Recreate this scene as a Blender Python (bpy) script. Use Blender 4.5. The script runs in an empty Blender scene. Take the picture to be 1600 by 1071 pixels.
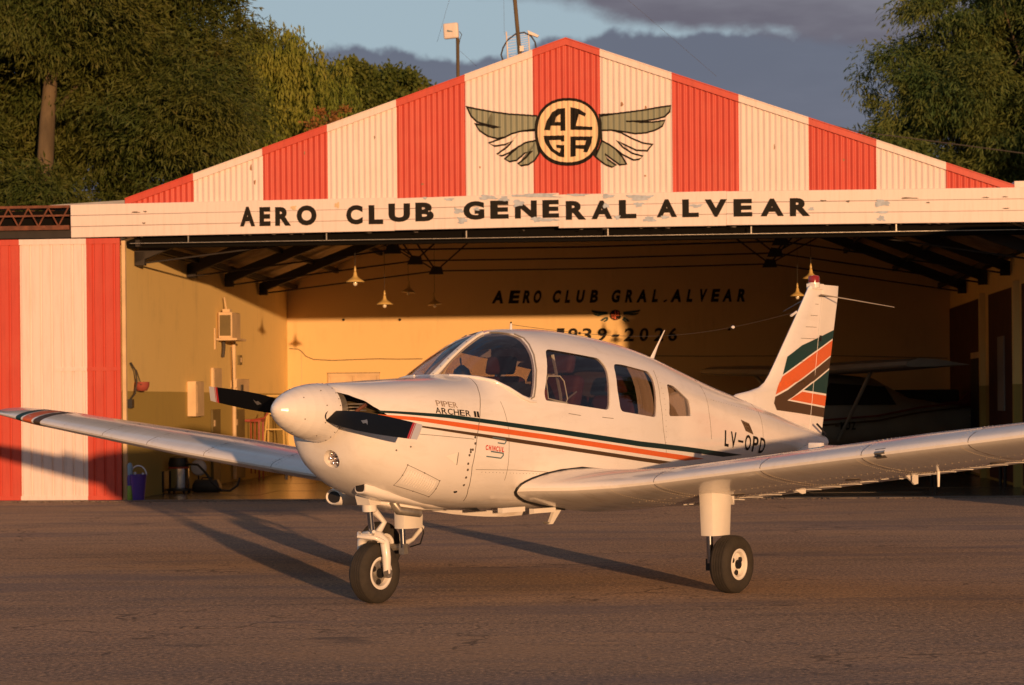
import bpy, bmesh, math, random
import numpy as np
from mathutils import Vector, Matrix, Quaternion
random.seed(7); RNG = np.random.default_rng(11)
SC = bpy.context.scene
COL = SC.collection
R = math.radians

# ---------------------------------------------------------------- camera
CAM_H = 1.296
cd = bpy.data.cameras.new('camera'); cam = bpy.data.objects.new('camera', cd); COL.objects.link(cam)
cd.sensor_width = 23.6; cd.lens = 3333.0/1600*23.6; cd.shift_y = 93.2/1600
cd.clip_start = 0.1; cd.clip_end = 3000
cam.matrix_world = Matrix.Translation((0, 0, CAM_H)) @ Matrix.Rotation(R(90), 4, 'X') @ Matrix.Rotation(-0.0087, 4, 'Z')
cd.dof.use_dof = True; cd.dof.focus_distance = 13.9; cd.dof.aperture_fstop = 4.0
SC.camera = cam

# ---------------------------------------------------------------- light
SUN_AZ, SUN_EL = R(15.4), R(2.7)       # the sun stands behind the camera, a little to its right, just above the horizon
sdir = Vector((-math.sin(SUN_AZ)*math.cos(SUN_EL), math.cos(SUN_AZ)*math.cos(SUN_EL), -math.sin(SUN_EL)))
sl = bpy.data.lights.new('sun', 'SUN'); so = bpy.data.objects.new('sun', sl); COL.objects.link(so)
sl.energy = 4.3; sl.angle = R(0.53); sl.color = (1.0, 0.56, 0.27)
so.rotation_euler = sdir.to_track_quat('-Z', 'Y').to_euler(); so.location = (10, -20, 12)

world = bpy.data.worlds.new('World'); SC.world = world; world.use_nodes = True
wt = world.node_tree; wt.nodes.clear()
def N(t, typ, **kw):
    n = t.nodes.new(typ)
    for k, v in kw.items(): setattr(n, k, v)
    return n
def mth(t, op, a, b=None, c=None, clamp=False):
    n = t.nodes.new('ShaderNodeMath'); n.operation = op; n.use_clamp = clamp
    for i, s in enumerate((a, b, c)):
        if s is None: continue
        if isinstance(s, (int, float)): n.inputs[i].default_value = s
        else: t.links.new(s, n.inputs[i])
    return n.outputs[0]
def smooth(t, x, lo, hi):
    n = t.nodes.new('ShaderNodeMapRange'); n.interpolation_type = 'SMOOTHSTEP'
    if isinstance(x, (int, float)): n.inputs[0].default_value = x
    else: t.links.new(x, n.inputs[0])
    for i, s in ((1, lo), (2, hi)):
        if isinstance(s, (int, float)): n.inputs[i].default_value = s
        else: t.links.new(s, n.inputs[i])
    return n.outputs[0]
def mixc(t, f, a, b):
    n = t.nodes.new('ShaderNodeMix'); n.data_type = 'RGBA'
    for i, s in ((0, f), (6, a), (7, b)):
        if isinstance(s, (int, float)): n.inputs[i].default_value = s
        elif isinstance(s, tuple): n.inputs[i].default_value = (*s, 1)
        else: t.links.new(s, n.inputs[i])
    return n.outputs[2]
def noise(t, vec, scale, detail=4, rough=.55, dim='3D', dist=0.0):
    n = t.nodes.new('ShaderNodeTexNoise'); n.noise_dimensions = dim
    n.inputs['Scale'].default_value = scale; n.inputs['Detail'].default_value = detail
    n.inputs['Roughness'].default_value = rough; n.inputs['Distortion'].default_value = dist
    if vec is not None: t.links.new(vec, n.inputs['Vector'])
    return n.outputs['Fac']
def vscale(t, vec, s, loc=(0, 0, 0)):
    n = t.nodes.new('ShaderNodeMapping'); n.inputs['Scale'].default_value = s; n.inputs['Location'].default_value = loc
    t.links.new(vec, n.inputs['Vector']); return n.outputs[0]

def build_sky():
    t = wt
    sky = N(t, 'ShaderNodeTexSky'); sky.sky_type = 'NISHITA'; sky.sun_disc = False
    sky.sun_elevation = SUN_EL; sky.sun_rotation = math.pi - SUN_AZ
    sky.altitude = 450; sky.air_density = 1.0; sky.dust_density = 1.0; sky.ozone_density = 1.0
    tc = N(t, 'ShaderNodeTexCoord'); v = tc.outputs['Generated']
    sp = N(t, 'ShaderNodeSeparateXYZ'); t.links.new(v, sp.inputs[0]); z = sp.outputs[2]
    # low cumulus bank with a knobbly upper edge
    n1 = noise(t, vscale(t, v, (1, 1, .6), (3.1, 0, 0)), 9, 5, .55)
    n2 = noise(t, vscale(t, v, (1, 1, 1), (0, 2, 0)), 38, 5, .6)
    edge = mth(t, 'ADD', mth(t, 'ADD', .121, mth(t, 'MULTIPLY', n1, .075)), mth(t, 'MULTIPLY', n2, .016))
    bank = smooth(t, mth(t, 'SUBTRACT', edge, z), -.0005, .0035)
    # stretched upper layer
    n3 = noise(t, vscale(t, v, (1, 1, 5.5), (1.3, 0, .37)), 3.4, 6, .55, dist=.3)
    hi = smooth(t, z, .170, .186)
    n5 = noise(t, vscale(t, v, (1, 1, 1.6), (2.2, 0, 1.1)), 13, 6, .6)
    xe = mth(t, 'MULTIPLY', mth(t, 'MINIMUM', mth(t, 'MAXIMUM', sp.outputs[0], -.05), .17), .16)
    he = mth(t, 'SUBTRACT', mth(t, 'ADD', .170, mth(t, 'MULTIPLY', n5, .030)), xe)
    hi = smooth(t, mth(t, 'SUBTRACT', z, he), -.003, .006)
    up = mth(t, 'MULTIPLY', hi, smooth(t, mth(t, 'ADD', n3, mth(t, 'MULTIPLY', sp.outputs[0], .6)), .30, .42))
    n4 = noise(t, vscale(t, v, (1, 1, 4), (5, 0, 0)), 6, 5, .6)
    wisps = smooth(t, n4, .42, .75)
    bankc = mixc(t, smooth(t, z, .02, .17), (1.45, 1.38, 1.70), (1.42, 1.60, 2.12))
    bankc = mixc(t, mth(t, 'MULTIPLY', wisps, .45), bankc, (1.95, 2.1, 2.7))
    upc = mixc(t, wisps, (1.45, 1.38, 1.75), (2.3, 2.3, 2.7))
    clear = mixc(t, .8, sky.outputs[0], (4.0, 5.2, 6.1))
    # away from the low band the open sky is the sky model itself
    clear = mixc(t, smooth(t, z, .25, .7), clear, mixc(t, .45, sky.outputs[0], (2.2, 3.6, 6.0)))
    c = mixc(t, bank, clear, bankc)
    c = mixc(t, up, c, upc)
    # glow round the low sun
    y = sp.outputs[1]
    west = smooth(t, mth(t, 'MULTIPLY', y, -1), .1, 1.0)
    c = mixc(t, mth(t, 'MULTIPLY', west, .45), c, sky.outputs[0])
    bg = N(t, 'ShaderNodeBackground'); bg.inputs['Strength'].default_value = .10
    out = N(t, 'ShaderNodeOutputWorld'); t.links.new(c, bg.inputs[0]); t.links.new(bg.outputs[0], out.inputs[0])
build_sky()
vs = SC.view_settings
vs.view_transform = 'Standard'; vs.look = 'None'; vs.exposure = 0.0; vs.gamma = 1.0; vs.use_curve_mapping = False
SC.cycles.max_bounces = 8; SC.cycles.transparent_max_bounces = 16; SC.cycles.sample_clamp_indirect = 6

# ---------------------------------------------------------------- helpers
def tag(o, label=None, cat=None, group=None, kind=None):
    if label: o['label'] = label
    if cat: o['category'] = cat
    if group: o['group'] = group
    if kind: o['kind'] = kind
    return o
def empty(name, loc=(0, 0, 0), rz=0.0, parent=None):
    o = bpy.data.objects.new(name, None); COL.objects.link(o); o.location = loc; o.rotation_euler = (0, 0, rz)
    o.empty_display_size = .3
    if parent: o.parent = parent
    return o
def link(name, me, mat, parent=None, smooth_=None):
    o = bpy.data.objects.new(name, me); COL.objects.link(o)
    if mat is not None and not me.materials:
        for m in (mat if isinstance(mat, (list, tuple)) else [mat]): me.materials.append(m)
    if parent: o.parent = parent
    if smooth_ is not None:
        me.polygons.foreach_set('use_smooth', [True]*len(me.polygons)); me.set_sharp_from_angle(angle=R(smooth_))
    return o
class MB:
    def __init__(s): s.v = []; s.f = []; s.m = []
    def add(s, vs_, fs, mi=0):
        b = len(s.v); s.v += [tuple(p) for p in vs_]; s.f += [tuple(i+b for i in f) for f in fs]; s.m += [mi]*len(fs); return s
    def box(s, x0, x1, y0, y1, z0, z1, mi=0, M=None):
        p = [(x, y, z) for x in (x0, x1) for y in (y0, y1) for z in (z0, z1)]
        if M is not None: p = [M @ Vector(q) for q in p]
        return s.add(p, [(0, 1, 3, 2), (4, 6, 7, 5), (0, 4, 5, 1), (2, 3, 7, 6), (0, 2, 6, 4), (1, 5, 7, 3)], mi)
    def tube(s, pts, r, n=8, mi=0, closed=False):
        pts = [Vector(p) for p in pts]; rr = r if isinstance(r, (list, tuple)) else [r]*len(pts)
        vs_ = []; fs = []; L = len(pts); ref = None
        for i, p in enumerate(pts):
            a = pts[(i-1) % L] if (closed or i) else p; b = pts[(i+1) % L] if (closed or i < L-1) else p
            d = (b-a).normalized()
            if ref is None: ref = d.orthogonal().normalized()
            ref = (ref-d*ref.dot(d)); ref = ref.normalized() if ref.length > 1e-6 else d.orthogonal().normalized()
            bi = d.cross(ref)
            for k in range(n):
                t = 2*math.pi*k/n; vs_.append(p+(ref*math.cos(t)+bi*math.sin(t))*rr[i])
        for i in range(L if closed else L-1):
            j = (i+1) % L
            for k in range(n):
                k2 = (k+1) % n; fs.append((i*n+k, i*n+k2, j*n+k2, j*n+k))
        if not closed: fs += [tuple(range(n))[::-1], tuple((L-1)*n+k for k in range(n))]
        return s.add(vs_, fs, mi)
    def lathe(s, prof, c=(0, 0, 0), axis='z', n=24, mi=0, M=None, caps=True):
        """prof: list of (radius, height along axis)"""
        vs_ = []; fs = []
        for (r, h) in prof:
            for k in range(n):
                t = 2*math.pi*k/n; a, b = r*math.cos(t), r*math.sin(t)
                q = {'z': (a, b, h), 'x': (h, a, b), 'y': (b, h, a)}[axis]
                q = Vector(q)+Vector(c)
                if M is not None: q = M @ q
                vs_.append(q)
        L = len(prof)
        for i in range(L-1):
            for k in range(n):
                k2 = (k+1) % n; fs.append((i*n+k, i*n+k2, (i+1)*n+k2, (i+1)*n+k))
        if caps: fs += [tuple(range(n))[::-1], tuple((L-1)*n+k for k in range(n))]
        return s.add(vs_, fs, mi)
    def loft(s, rings, caps=True, mi=0):
        n = len(rings[0]); vs_ = [p for r in rings for p in r]; fs = []
        for i in range(len(rings)-1):
            for k in range(n):
                k2 = (k+1) % n; fs.append((i*n+k, i*n+k2, (i+1)*n+k2, (i+1)*n+k))
        if caps: fs += [tuple(range(n))[::-1], tuple((len(rings)-1)*n+k for k in range(n))]
        return s.add(vs_, fs, mi)
    def prism(s, pts, a, b, mi=0):
        """pts: list of 3D points, extruded by a -> b vectors"""
        a, b = Vector(a), Vector(b); n = len(pts)
        vs_ = [Vector(p)+a for p in pts]+[Vector(p)+b for p in pts]
        fs = [tuple(range(n))[::-1], tuple(range(n, 2*n))]+[(k, (k+1) % n, n+(k+1) % n, n+k) for k in range(n)]
        return s.add(vs_, fs, mi)
    def mesh(s, name, fix=True, tri=False):
        me = bpy.data.meshes.new(name); me.from_pydata(s.v, [], s.f)
        if any(s.m): me.polygons.foreach_set('material_index', s.m)
        if fix:
            bm = bmesh.new(); bm.from_mesh(me); bmesh.ops.recalc_face_normals(bm, faces=bm.faces); bm.to_mesh(me); bm.free()
        me.update(); return me
    def build(s, name, mat, parent=None, smooth_=None, fix=True):
        return link(name, s.mesh(name, fix), mat, parent, smooth_)
def bevel(o, w=.01, seg=2, ang=35):
    bm = bmesh.new(); bm.from_mesh(o.data)
    bmesh.ops.remove_doubles(bm, verts=bm.verts, dist=1e-5)
    es = [e for e in bm.edges if len(e.link_faces) == 2 and e.calc_face_angle(0) > R(ang)]
    bmesh.ops.bevel(bm, geom=es, offset=w, segments=seg, affect='EDGES', profile=.6, clamp_overlap=True)
    bm.to_mesh(o.data); bm.free(); o.data.polygons.foreach_set('use_smooth', [True]*len(o.data.polygons)); o.data.set_sharp_from_angle(angle=R(40)); return o
def copytree(o, parent=None):
    c = o.copy(); COL.objects.link(c)
    if parent: c.parent = parent
    for ch in list(o.children): copytree(ch, c)
    return c

# ---------------------------------------------------------------- materials
def mat(name, col, rough=.6, metal=0.0, var=0.0, vscale_=3.0, bump=0.0, bscale=40.0, coat=0.0, spec=.5, col2=None, nscale=(1, 1, 1), emit=None):
    m = bpy.data.materials.new(name); m.use_nodes = True; t = m.node_tree; b = t.nodes['Principled BSDF']
    b.inputs['Roughness'].default_value = rough; b.inputs['Metallic'].default_value = metal
    b.inputs['Coat Weight'].default_value = coat; b.inputs['Coat Roughness'].default_value = .08
    b.inputs['Specular IOR Level'].default_value = spec
    tc = N(t, 'ShaderNodeTexCoord'); vec = vscale(t, tc.outputs['Object'], nscale)
    if var or col2:
        f = noise(t, vec, vscale_, 5, .6)
        f = smooth(t, f, .3, .72)
        c2 = col2 or tuple(max(0, c*(1-var)) for c in col)
        t.links.new(mixc(t, f, col, c2), b.inputs['Base Color'])
        r_ = mth(t, 'ADD', rough-.04, mth(t, 'MULTIPLY', noise(t, vec, vscale_*2.3, 3), .10))
        t.links.new(r_, b.inputs['Roughness'])
    else: b.inputs['Base Color'].default_value = (*col, 1)
    if bump:
        bn = N(t, 'ShaderNodeBump'); bn.inputs['Strength'].default_value = bump; bn.inputs['Distance'].default_value = .01
        t.links.new(noise(t, vec, bscale, 4, .6), bn.inputs['Height']); t.links.new(bn.outputs[0], b.inputs['Normal'])
    return m
def plaster(name, up, low, zsplit, dirt=.25):
    m = mat(name, up, .85, bump=.25, bscale=18); t = m.node_tree; b = t.nodes['Principled BSDF']
    tc = N(t, 'ShaderNodeTexCoord'); sp = N(t, 'ShaderNodeSeparateXYZ'); t.links.new(tc.outputs['Object'], sp.inputs[0])
    n = noise(t, tc.outputs['Object'], 1.3, 6, .65); streak = noise(t, vscale(t, tc.outputs['Object'], (3, 3, .35)), 3, 4, .6)
    hz = mth(t, 'ADD', sp.outputs[2], mth(t, 'MULTIPLY', n, .012))
    low_ = mth(t, 'LESS_THAN', hz, zsplit)
    c = mixc(t, low_, up, low)
    d = mth(t, 'MULTIPLY', mth(t, 'MULTIPLY', smooth(t, n, .45, .75), smooth(t, streak, .35, .7)), dirt)
    t.links.new(mixc(t, d, c, (.25, .17, .08)), b.inputs['Base Color'])
    return m
M = {}
M['white'] = mat('aircraft_white_paint', (.86, .80, .745), .22, var=.08, vscale_=1.4, coat=.5, spec=.5)
def grime():
    t = M['white'].node_tree; b = t.nodes['Principled BSDF']; tc = N(t, 'ShaderNodeTexCoord'); o = tc.outputs['Object']
    sp = N(t, 'ShaderNodeSeparateXYZ'); t.links.new(o, sp.inputs[0])
    s = noise(t, vscale(t, o, (.7, 4, 4)), 3.2, 6, .65); n = noise(t, o, 7, 5, .65); f = noise(t, o, 60, 3, .7)
    src = b.inputs['Base Color'].links[0].from_socket
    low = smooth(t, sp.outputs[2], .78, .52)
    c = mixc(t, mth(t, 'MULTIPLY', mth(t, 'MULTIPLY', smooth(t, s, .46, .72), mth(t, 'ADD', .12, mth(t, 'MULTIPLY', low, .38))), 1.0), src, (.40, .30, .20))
    c = mixc(t, mth(t, 'MULTIPLY', smooth(t, n, .55, .75), .16), c, (.52, .44, .36))
    c = mixc(t, mth(t, 'MULTIPLY', smooth(t, f, .66, .74), .25), c, (.35, .27, .2))
    t.links.new(c, b.inputs['Base Color'])
grime()
M['white_ctrl'] = mat('aircraft_white_skin', (.84, .78, .71), .30, var=.10, vscale_=4, coat=.25)
M['green'] = mat('stripe_green', (.007, .042, .037), .5, spec=.3)
M['body_green'] = mat('fuselage_stripe_dark_green', (.007, .024, .022), .5, spec=.3)
M['orange'] = mat('stripe_orange', (.70, .13, .03), .45, var=.06, vscale_=20, spec=.3)
M['brown'] = mat('stripe_brown', (.075, .040, .016), .5, spec=.3)
M['ink'] = mat('lettering_ink', (.014, .011, .008), .7, spec=.15)
M['inkred'] = mat('logo_red', (.62, .04, .02), .5)
M['inkblue'] = mat('logo_blue_grey', (.10, .16, .19), .5)
M['prop'] = mat('propeller_black', (.006, .006, .0065), .5, spec=.2, var=.2, vscale_=9)
M['proptip'] = mat('propeller_tip_white', (.62, .58, .56), .4)
M['propred'] = mat('propeller_tip_red', (.5, .03, .03), .4)
M['rubber'] = mat('tyre_rubber', (.040, .031, .022), .85, var=.3, vscale_=14, bump=.3, bscale=90)
M['seal'] = mat('black_seal', (.012, .011, .010), .5)
M['seam'] = mat('panel_gap', (.10, .075, .055), .7)
M['steel'] = mat('chrome_steel', (.62, .63, .66), .18, metal=1)
M['dullsteel'] = mat('cast_metal', (.42, .38, .33), .42, metal=.7, var=.3, vscale_=20)
M['dark'] = mat('dark_interior', (.016, .013, .012), .8)
M['red_lamp'] = mat('red_beacon_plastic', (.25, .015, .01), .2, coat=.5)
M['seat'] = mat('seat_maroon', (.11, .022, .016), .7, bump=.3, bscale=60)
M['curtain'] = mat('curtain_cream', (.46, .35, .22), .85)
M['trim'] = mat('cabin_trim', (.28, .24, .20), .8)
M['belt'] = mat('seat_belt', (.30, .27, .22), .7)
M['brown_int'] = mat('cabin_orange_cloth', (.35, .08, .02), .8)
def glass_mat(name, tint, a):
    m = bpy.data.materials.new(name); m.use_nodes = True; t = m.node_tree; t.nodes.clear()
    tr = N(t, 'ShaderNodeBsdfTransparent'); tr.inputs[0].default_value = (*tint, 1)
    gl = N(t, 'ShaderNodeBsdfGlossy'); gl.inputs['Roughness'].default_value = .03; gl.inputs['Color'].default_value = (.9, .9, .9, 1)
    fr = N(t, 'ShaderNodeFresnel'); fr.inputs['IOR'].default_value = 1.5
    ge = N(t, 'ShaderNodeNewGeometry'); front = mth(t, 'SUBTRACT', 1.0, ge.outputs['Backfacing'])
    mx = N(t, 'ShaderNodeMixShader'); t.links.new(mth(t, 'MULTIPLY', front, mth(t, 'ADD', mth(t, 'MULTIPLY', fr.outputs[0], a), .02)), mx.inputs[0])
    t.links.new(tr.outputs[0], mx.inputs[1]); t.links.new(gl.outputs[0], mx.inputs[2])
    o = N(t, 'ShaderNodeOutputMaterial'); t.links.new(mx.outputs[0], o.inputs[0]); return m
M['glass'] = glass_mat('smoked_acrylic', (.75, .72, .73), 1.15)
M['lens'] = glass_mat('clear_lens', (.95, .95, .95), 1.0)
def gable_paint(name, base, dirt, fade):
    m = mat(name, base, .5, spec=.35); t = m.node_tree; b = t.nodes['Principled BSDF']
    tc = N(t, 'ShaderNodeTexCoord'); o = tc.outputs['Object']
    s = noise(t, vscale(t, o, (9, 9, .7)), 2.2, 5, .65); n = noise(t, o, 2.0, 6, .6); sp = noise(t, o, 34, 3, .7)
    c = mixc(t, mth(t, 'MULTIPLY', smooth(t, s, .42, .78), .35), base, dirt)
    c = mixc(t, mth(t, 'MULTIPLY', smooth(t, n, .4, .8), .3), c, fade)
    c = mixc(t, mth(t, 'MULTIPLY', smooth(t, sp, .70, .76), .5), c, dirt)
    t.links.new(c, b.inputs['Base Color']); return m
M['hred'] = gable_paint('red_sheet_paint', (.56, .072, .046), (.30, .038, .025), (.60, .13, .08))
M['hwhite'] = gable_paint('white_sheet_paint', (.78, .65, .60), (.50, .37, .30), (.72, .60, .54))
M['hfascia'] = gable_paint('fascia_paint', (.78, .66, .61), (.58, .43, .36), (.74, .62, .57))
M['peel'] = mat('bare_zinc_patch', (.46, .52, .60), .6, var=.3, vscale_=14)
M['emb_green'] = gable_paint('emblem_green', (.24, .25, .17), (.16, .15, .10), (.30, .30, .20))
M['emb_cream'] = gable_paint('emblem_cream', (.80, .56, .32), (.60, .38, .20), (.78, .60, .38))
M['emb_white'] = gable_paint('emblem_white', (.78, .66, .57), (.6, .46, .36), (.74, .64, .54))
M['rust'] = mat('rusty_steel', (.20, .065, .030), .75, var=.5, vscale_=12, bump=.2)
M['truss'] = mat('dark_roof_steel', (.028, .020, .015), .7, var=.3, vscale_=6)
M['roofin'] = mat('roof_sheet_underside', (.44, .31, .18), .6, var=.5, vscale_=2.5)
M['roofout'] = mat('roof_zinc', (.42, .40, .38), .45, metal=.3, var=.3, vscale_=3)
M['wall'] = plaster('cream_plaster', (.90, .65, .25), (.46, .33, .085), 1.50)
M['wallback'] = plaster('cream_plaster_back', (.76, .52, .225), (.76, .52, .225), 0.2, .22)
M['wood'] = mat('cream_wood', (.72, .52, .30), .7, var=.2)
M['olive'] = mat('olive_paint', (.16, .115, .035), .6, var=.25)
M['brick'] = mat('dark_red_panel', (.085, .026, .016), .8, var=.4, vscale_=5)
M['wire'] = mat('cable_dark', (.05, .04, .03), .7)
M['brass'] = mat('enamel_lamp_yellow', (.62, .42, .14), .38, coat=.3)
M['bulb'] = mat('unlit_bulb', (.8, .7, .5), .15, coat=.6)
M['bark'] = mat('bark', (.15, .105, .055), .9, var=.5, vscale_=3, bump=.6, bscale=14, nscale=(1, 1, .3))

M['black'] = mat('lintel_shade_black', (.006, .005, .004), .9, spec=.1)  # near-black that puts the shade under the fascia into the lintel colour
# ================================================================ THE PLACE
DEL = math.atan(.09); E1 = Vector((math.cos(DEL), -math.sin(DEL), 0)); E2 = Vector((math.sin(DEL), math.cos(DEL), 0)); HO = Vector((0, 28.6, 0))
def ray(u, v):
    r = .0087; up, vp = u-r*(v-628.7), v+r*(u-800)
    return Vector(((up-800)/3333., 1, (628.7-vp)/3333.))
def fac(u, v, yl=0.0):
    """where a sight line meets the hangar's front (or a plane yl metres behind it): local x, z"""
    d = ray(u, v); t = (yl+HO.dot(E2))/d.dot(E2); p = d*t; q = p-HO
    return q.dot(E1), CAM_H+p.z
# ---- ground
def ground_mat():
    m = bpy.data.materials.new('worn_asphalt'); m.use_nodes = True; t = m.node_tree; b = t.nodes['Principled BSDF']
    tc = N(t, 'ShaderNodeTexCoord'); o = tc.outputs['Object']
    big = noise(t, vscale(t, o, (.5, 1.0, 1)), .55, 5, .6); mid = noise(t, vscale(t, o, (.6, 1.3, 1)), 2.4, 6, .65)
    streak = noise(t, vscale(t, o, (.35, 2.6, 1)), 1.3, 5, .65); fine = noise(t, o, 34, 4, .8); grit = noise(t, o, 14, 4, .75); agg = noise(t, o, 140, 2, .8)
    c = mixc(t, smooth(t, big, .35, .68), (.235, .165, .118), (.32, .212, .138))
    c = mixc(t, mth(t, 'MULTIPLY', smooth(t, mid, .5, .72), .5), c, (.165, .12, .092))
    c = mixc(t, mth(t, 'MULTIPLY', smooth(t, streak, .52, .70), .6), c, (.115, .092, .080))
    c = mixc(t, mth(t, 'MULTIPLY', smooth(t, streak, .30, .44), -1.0), c, c)
    c = mixc(t, mth(t, 'MULTIPLY', smooth(t, grit, .56, .70), .35), c, (.42, .27, .17))
    c = mixc(t, mth(t, 'MULTIPLY', smooth(t, grit, .46, .32), .45), c, (.085, .064, .052))
    c = mixc(t, mth(t, 'MULTIPLY', smooth(t, fine, .53, .62), .8), c, (.58, .37, .23))
    c = mixc(t, mth(t, 'MULTIPLY', smooth(t, fine, .47, .37), .9), c, (.05, .039, .034))
    vo = N(t, 'ShaderNodeTexVoronoi'); vo.feature = 'DISTANCE_TO_EDGE'; vo.inputs['Scale'].default_value = .55
    dv = N(t, 'ShaderNodeVectorMath'); dv.operation = 'ADD'; t.links.new(o, dv.inputs[0])
    nz = N(t, 'ShaderNodeTexNoise'); nz.inputs['Scale'].default_value = 2.2; nz.inputs['Detail'].default_value = 5; t.links.new(o, nz.inputs['Vector'])
    t.links.new(nz.outputs['Color'], dv.inputs[1]); t.links.new(dv.outputs[0], vo.inputs['Vector'])
    crack = mth(t, 'MULTIPLY', smooth(t, vo.outputs['Distance'], .013, .003), smooth(t, big, .50, .58))
    st1 = noise(t, vscale(t, o, (.22, 1.1, 1), (3.3, 1.7, 0)), 1.05, 6, .62); st2 = noise(t, vscale(t, o, (.8, 1.6, 1), (7, 2, 0)), .9, 5, .6)
    c = mixc(t, mth(t, 'MULTIPLY', smooth(t, st1, .50, .66), .55), c, (.130, .108, .115))
    c = mixc(t, mth(t, 'MULTIPLY', smooth(t, st1, .47, .34), .40), c, (.36, .225, .125))
    c = mixc(t, mth(t, 'MULTIPLY', smooth(t, st2, .62, .70), .6), c, (.07, .058, .055))
    c = mixc(t, mth(t, 'MULTIPLY', crack, .55), c, (.02, .018, .018))
    t.links.new(c, b.inputs['Base Color']); b.inputs['Roughness'].default_value = .85; b.inputs['Specular IOR Level'].default_value = .25; b.inputs['Diffuse Roughness'].default_value = 1.0
    h = mth(t, 'ADD', mth(t, 'ADD', mth(t, 'MULTIPLY', fine, .5), mth(t, 'MULTIPLY', grit, .9)), mth(t, 'ADD', mth(t, 'MULTIPLY', agg, .3), mth(t, 'MULTIPLY', mid, 2.2)))
    bn = N(t, 'ShaderNodeBump'); bn.inputs['Strength'].default_value = .7; bn.inputs['Distance'].default_value = .016
    t.links.new(h, bn.inputs['Height']); t.links.new(bn.outputs[0], b.inputs['Normal']); return m
M['asphalt'] = ground_mat()
M['soil'] = mat('dry_soil', (.10, .075, .045), .95, var=.4, vscale_=.4, bump=.4, bscale=8)
tag(MB().add([(-900, -900, -.03), (900, -900, -.03), (900, 1500, -.03), (-900, 1500, -.03)], [(0, 1, 2, 3)]).build('terrain', M['soil']), kind='structure')
def grid_sheet(x0, x1, y0, y1, z, n):
    xs = np.linspace(x0, x1, n+1); ys = np.linspace(y0, y1, n+1); b = MB()
    b.add([(x, y, z) for y in ys for x in xs], [(j*(n+1)+i, j*(n+1)+i+1, (j+1)*(n+1)+i+1, (j+1)*(n+1)+i) for j in range(n) for i in range(n)]); return b
# the apron runs up to the hangar sill
q = [HO+E1*-60+E2*-.32, HO+E1*60+E2*-.32]
ap = MB().add([(-60, -40, 0), (60, -40, 0), tuple(q[1]), tuple(q[0])], [(0, 1, 2, 3)]).build('apron', M['asphalt']); tag(ap, kind='structure')

# loose chips of stone on the asphalt and along the sill
def stones():
    b = MB(); rg = random.Random(3)
    def chip(x, y, s):
        pts = [Vector((math.cos(k*2.1+rg.random())*s*rg.uniform(.7, 1.2), math.sin(k*2.1+rg.random())*s*rg.uniform(.7, 1.2), 0)) for k in range(3)]
        top = Vector((rg.uniform(-.3, .3)*s, rg.uniform(-.3, .3)*s, s*rg.uniform(.5, .9)))
        b.add([p+Vector((x, y, .0)) for p in pts]+[top+Vector((x, y, 0))], [(0, 1, 3), (1, 2, 3), (2, 0, 3)])
    for i in range(1100):
        y = 7.5+21*rg.random()**1.3; x = rg.uniform(-.27, .27)*y; chip(x, y, rg.uniform(.003, .007) if rg.random() < .97 else rg.uniform(.008, .013))
    for i in range(900):
        p = HO+E1*rg.uniform(-8, 8.5)+E2*(-.32-abs(rg.gauss(0, .16))); chip(p.x, p.y, rg.uniform(.006, .028))
    return b
tag(stones().build('gravel', mat('stone_chips', (.26, .18, .125), .9, var=.5, vscale_=9)), kind='stuff', label='loose pale stone chips scattered over the asphalt and along the hangar sill')

# ---- hangar
H = empty('hangar', HO, -DEL)
tag(H, 'gabled hangar with red and white striped corrugated front and dark open interior', 'hangar')
XL, XR, DEPTH = -5.30, 7.10, 11.45
def hpart(b, name, m, parent=None, smooth_=None): return b.build(name, m, parent or H, smooth_)
# floor : slabs with open joints
slab = mat('polished_concrete', (.16, .125, .085), .22, var=.45, vscale_=1.3, bump=.05, bscale=6, spec=.5)
fl = MB(); 
hpart(MB().box(XL-.2, XR+.2, -.32, DEPTH+.1, -.02, -.012), 'floor_bed', M['dark'])
sill = MB()
xs = list(np.arange(XL-3.5, XR+3, 1.55))
for i in range(len(xs)-1):
    sill.box(xs[i]+.006, xs[i+1]-.006, -.34, -.02, -.02, .012)
o = hpart(sill, 'door_sill', mat('sill_concrete', (.22, .17, .125), .85, var=.5, vscale_=5, bump=.4)); 
base_slab = None
ys = [-.01]+list(np.arange(1.3, DEPTH, 1.45))+[DEPTH]; xs = list(np.arange(XL, XR, 1.55))+[XR]
for j in range(len(ys)-1):
    for i in range(len(xs)-1):
        s_ = MB().box(xs[i]+.005, xs[i+1]-.005, ys[j]+.005, ys[j+1]-.005, -.012, .006+.0015*((i*7+j*5) % 3))
        hpart(s_, 'floor_slab', slab)
# walls
def roofz(x): return 5.84-abs(x-.73)*.385
wl = MB().box(XL-.2, XL, .12, DEPTH+.2, -.02, 3.49); hpart(wl, 'side_wall', M['wall'])
wr = MB().box(XR, XR+.2, .12, DEPTH+.2, -.02, 3.36); hpart(wr, 'side_wall', M['wall'])
bw = MB().prism([(XL-.199, 0, -.02), (XR+.199, 0, -.02), (XR+.199, 0, roofz(XR)), (.73, 0, roofz(.73)), (XL-.199, 0, roofz(XL))], (0, DEPTH, 0), (0, DEPTH+.197, 0))
hpart(bw, 'back_wall', M['wallback'])
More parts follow.
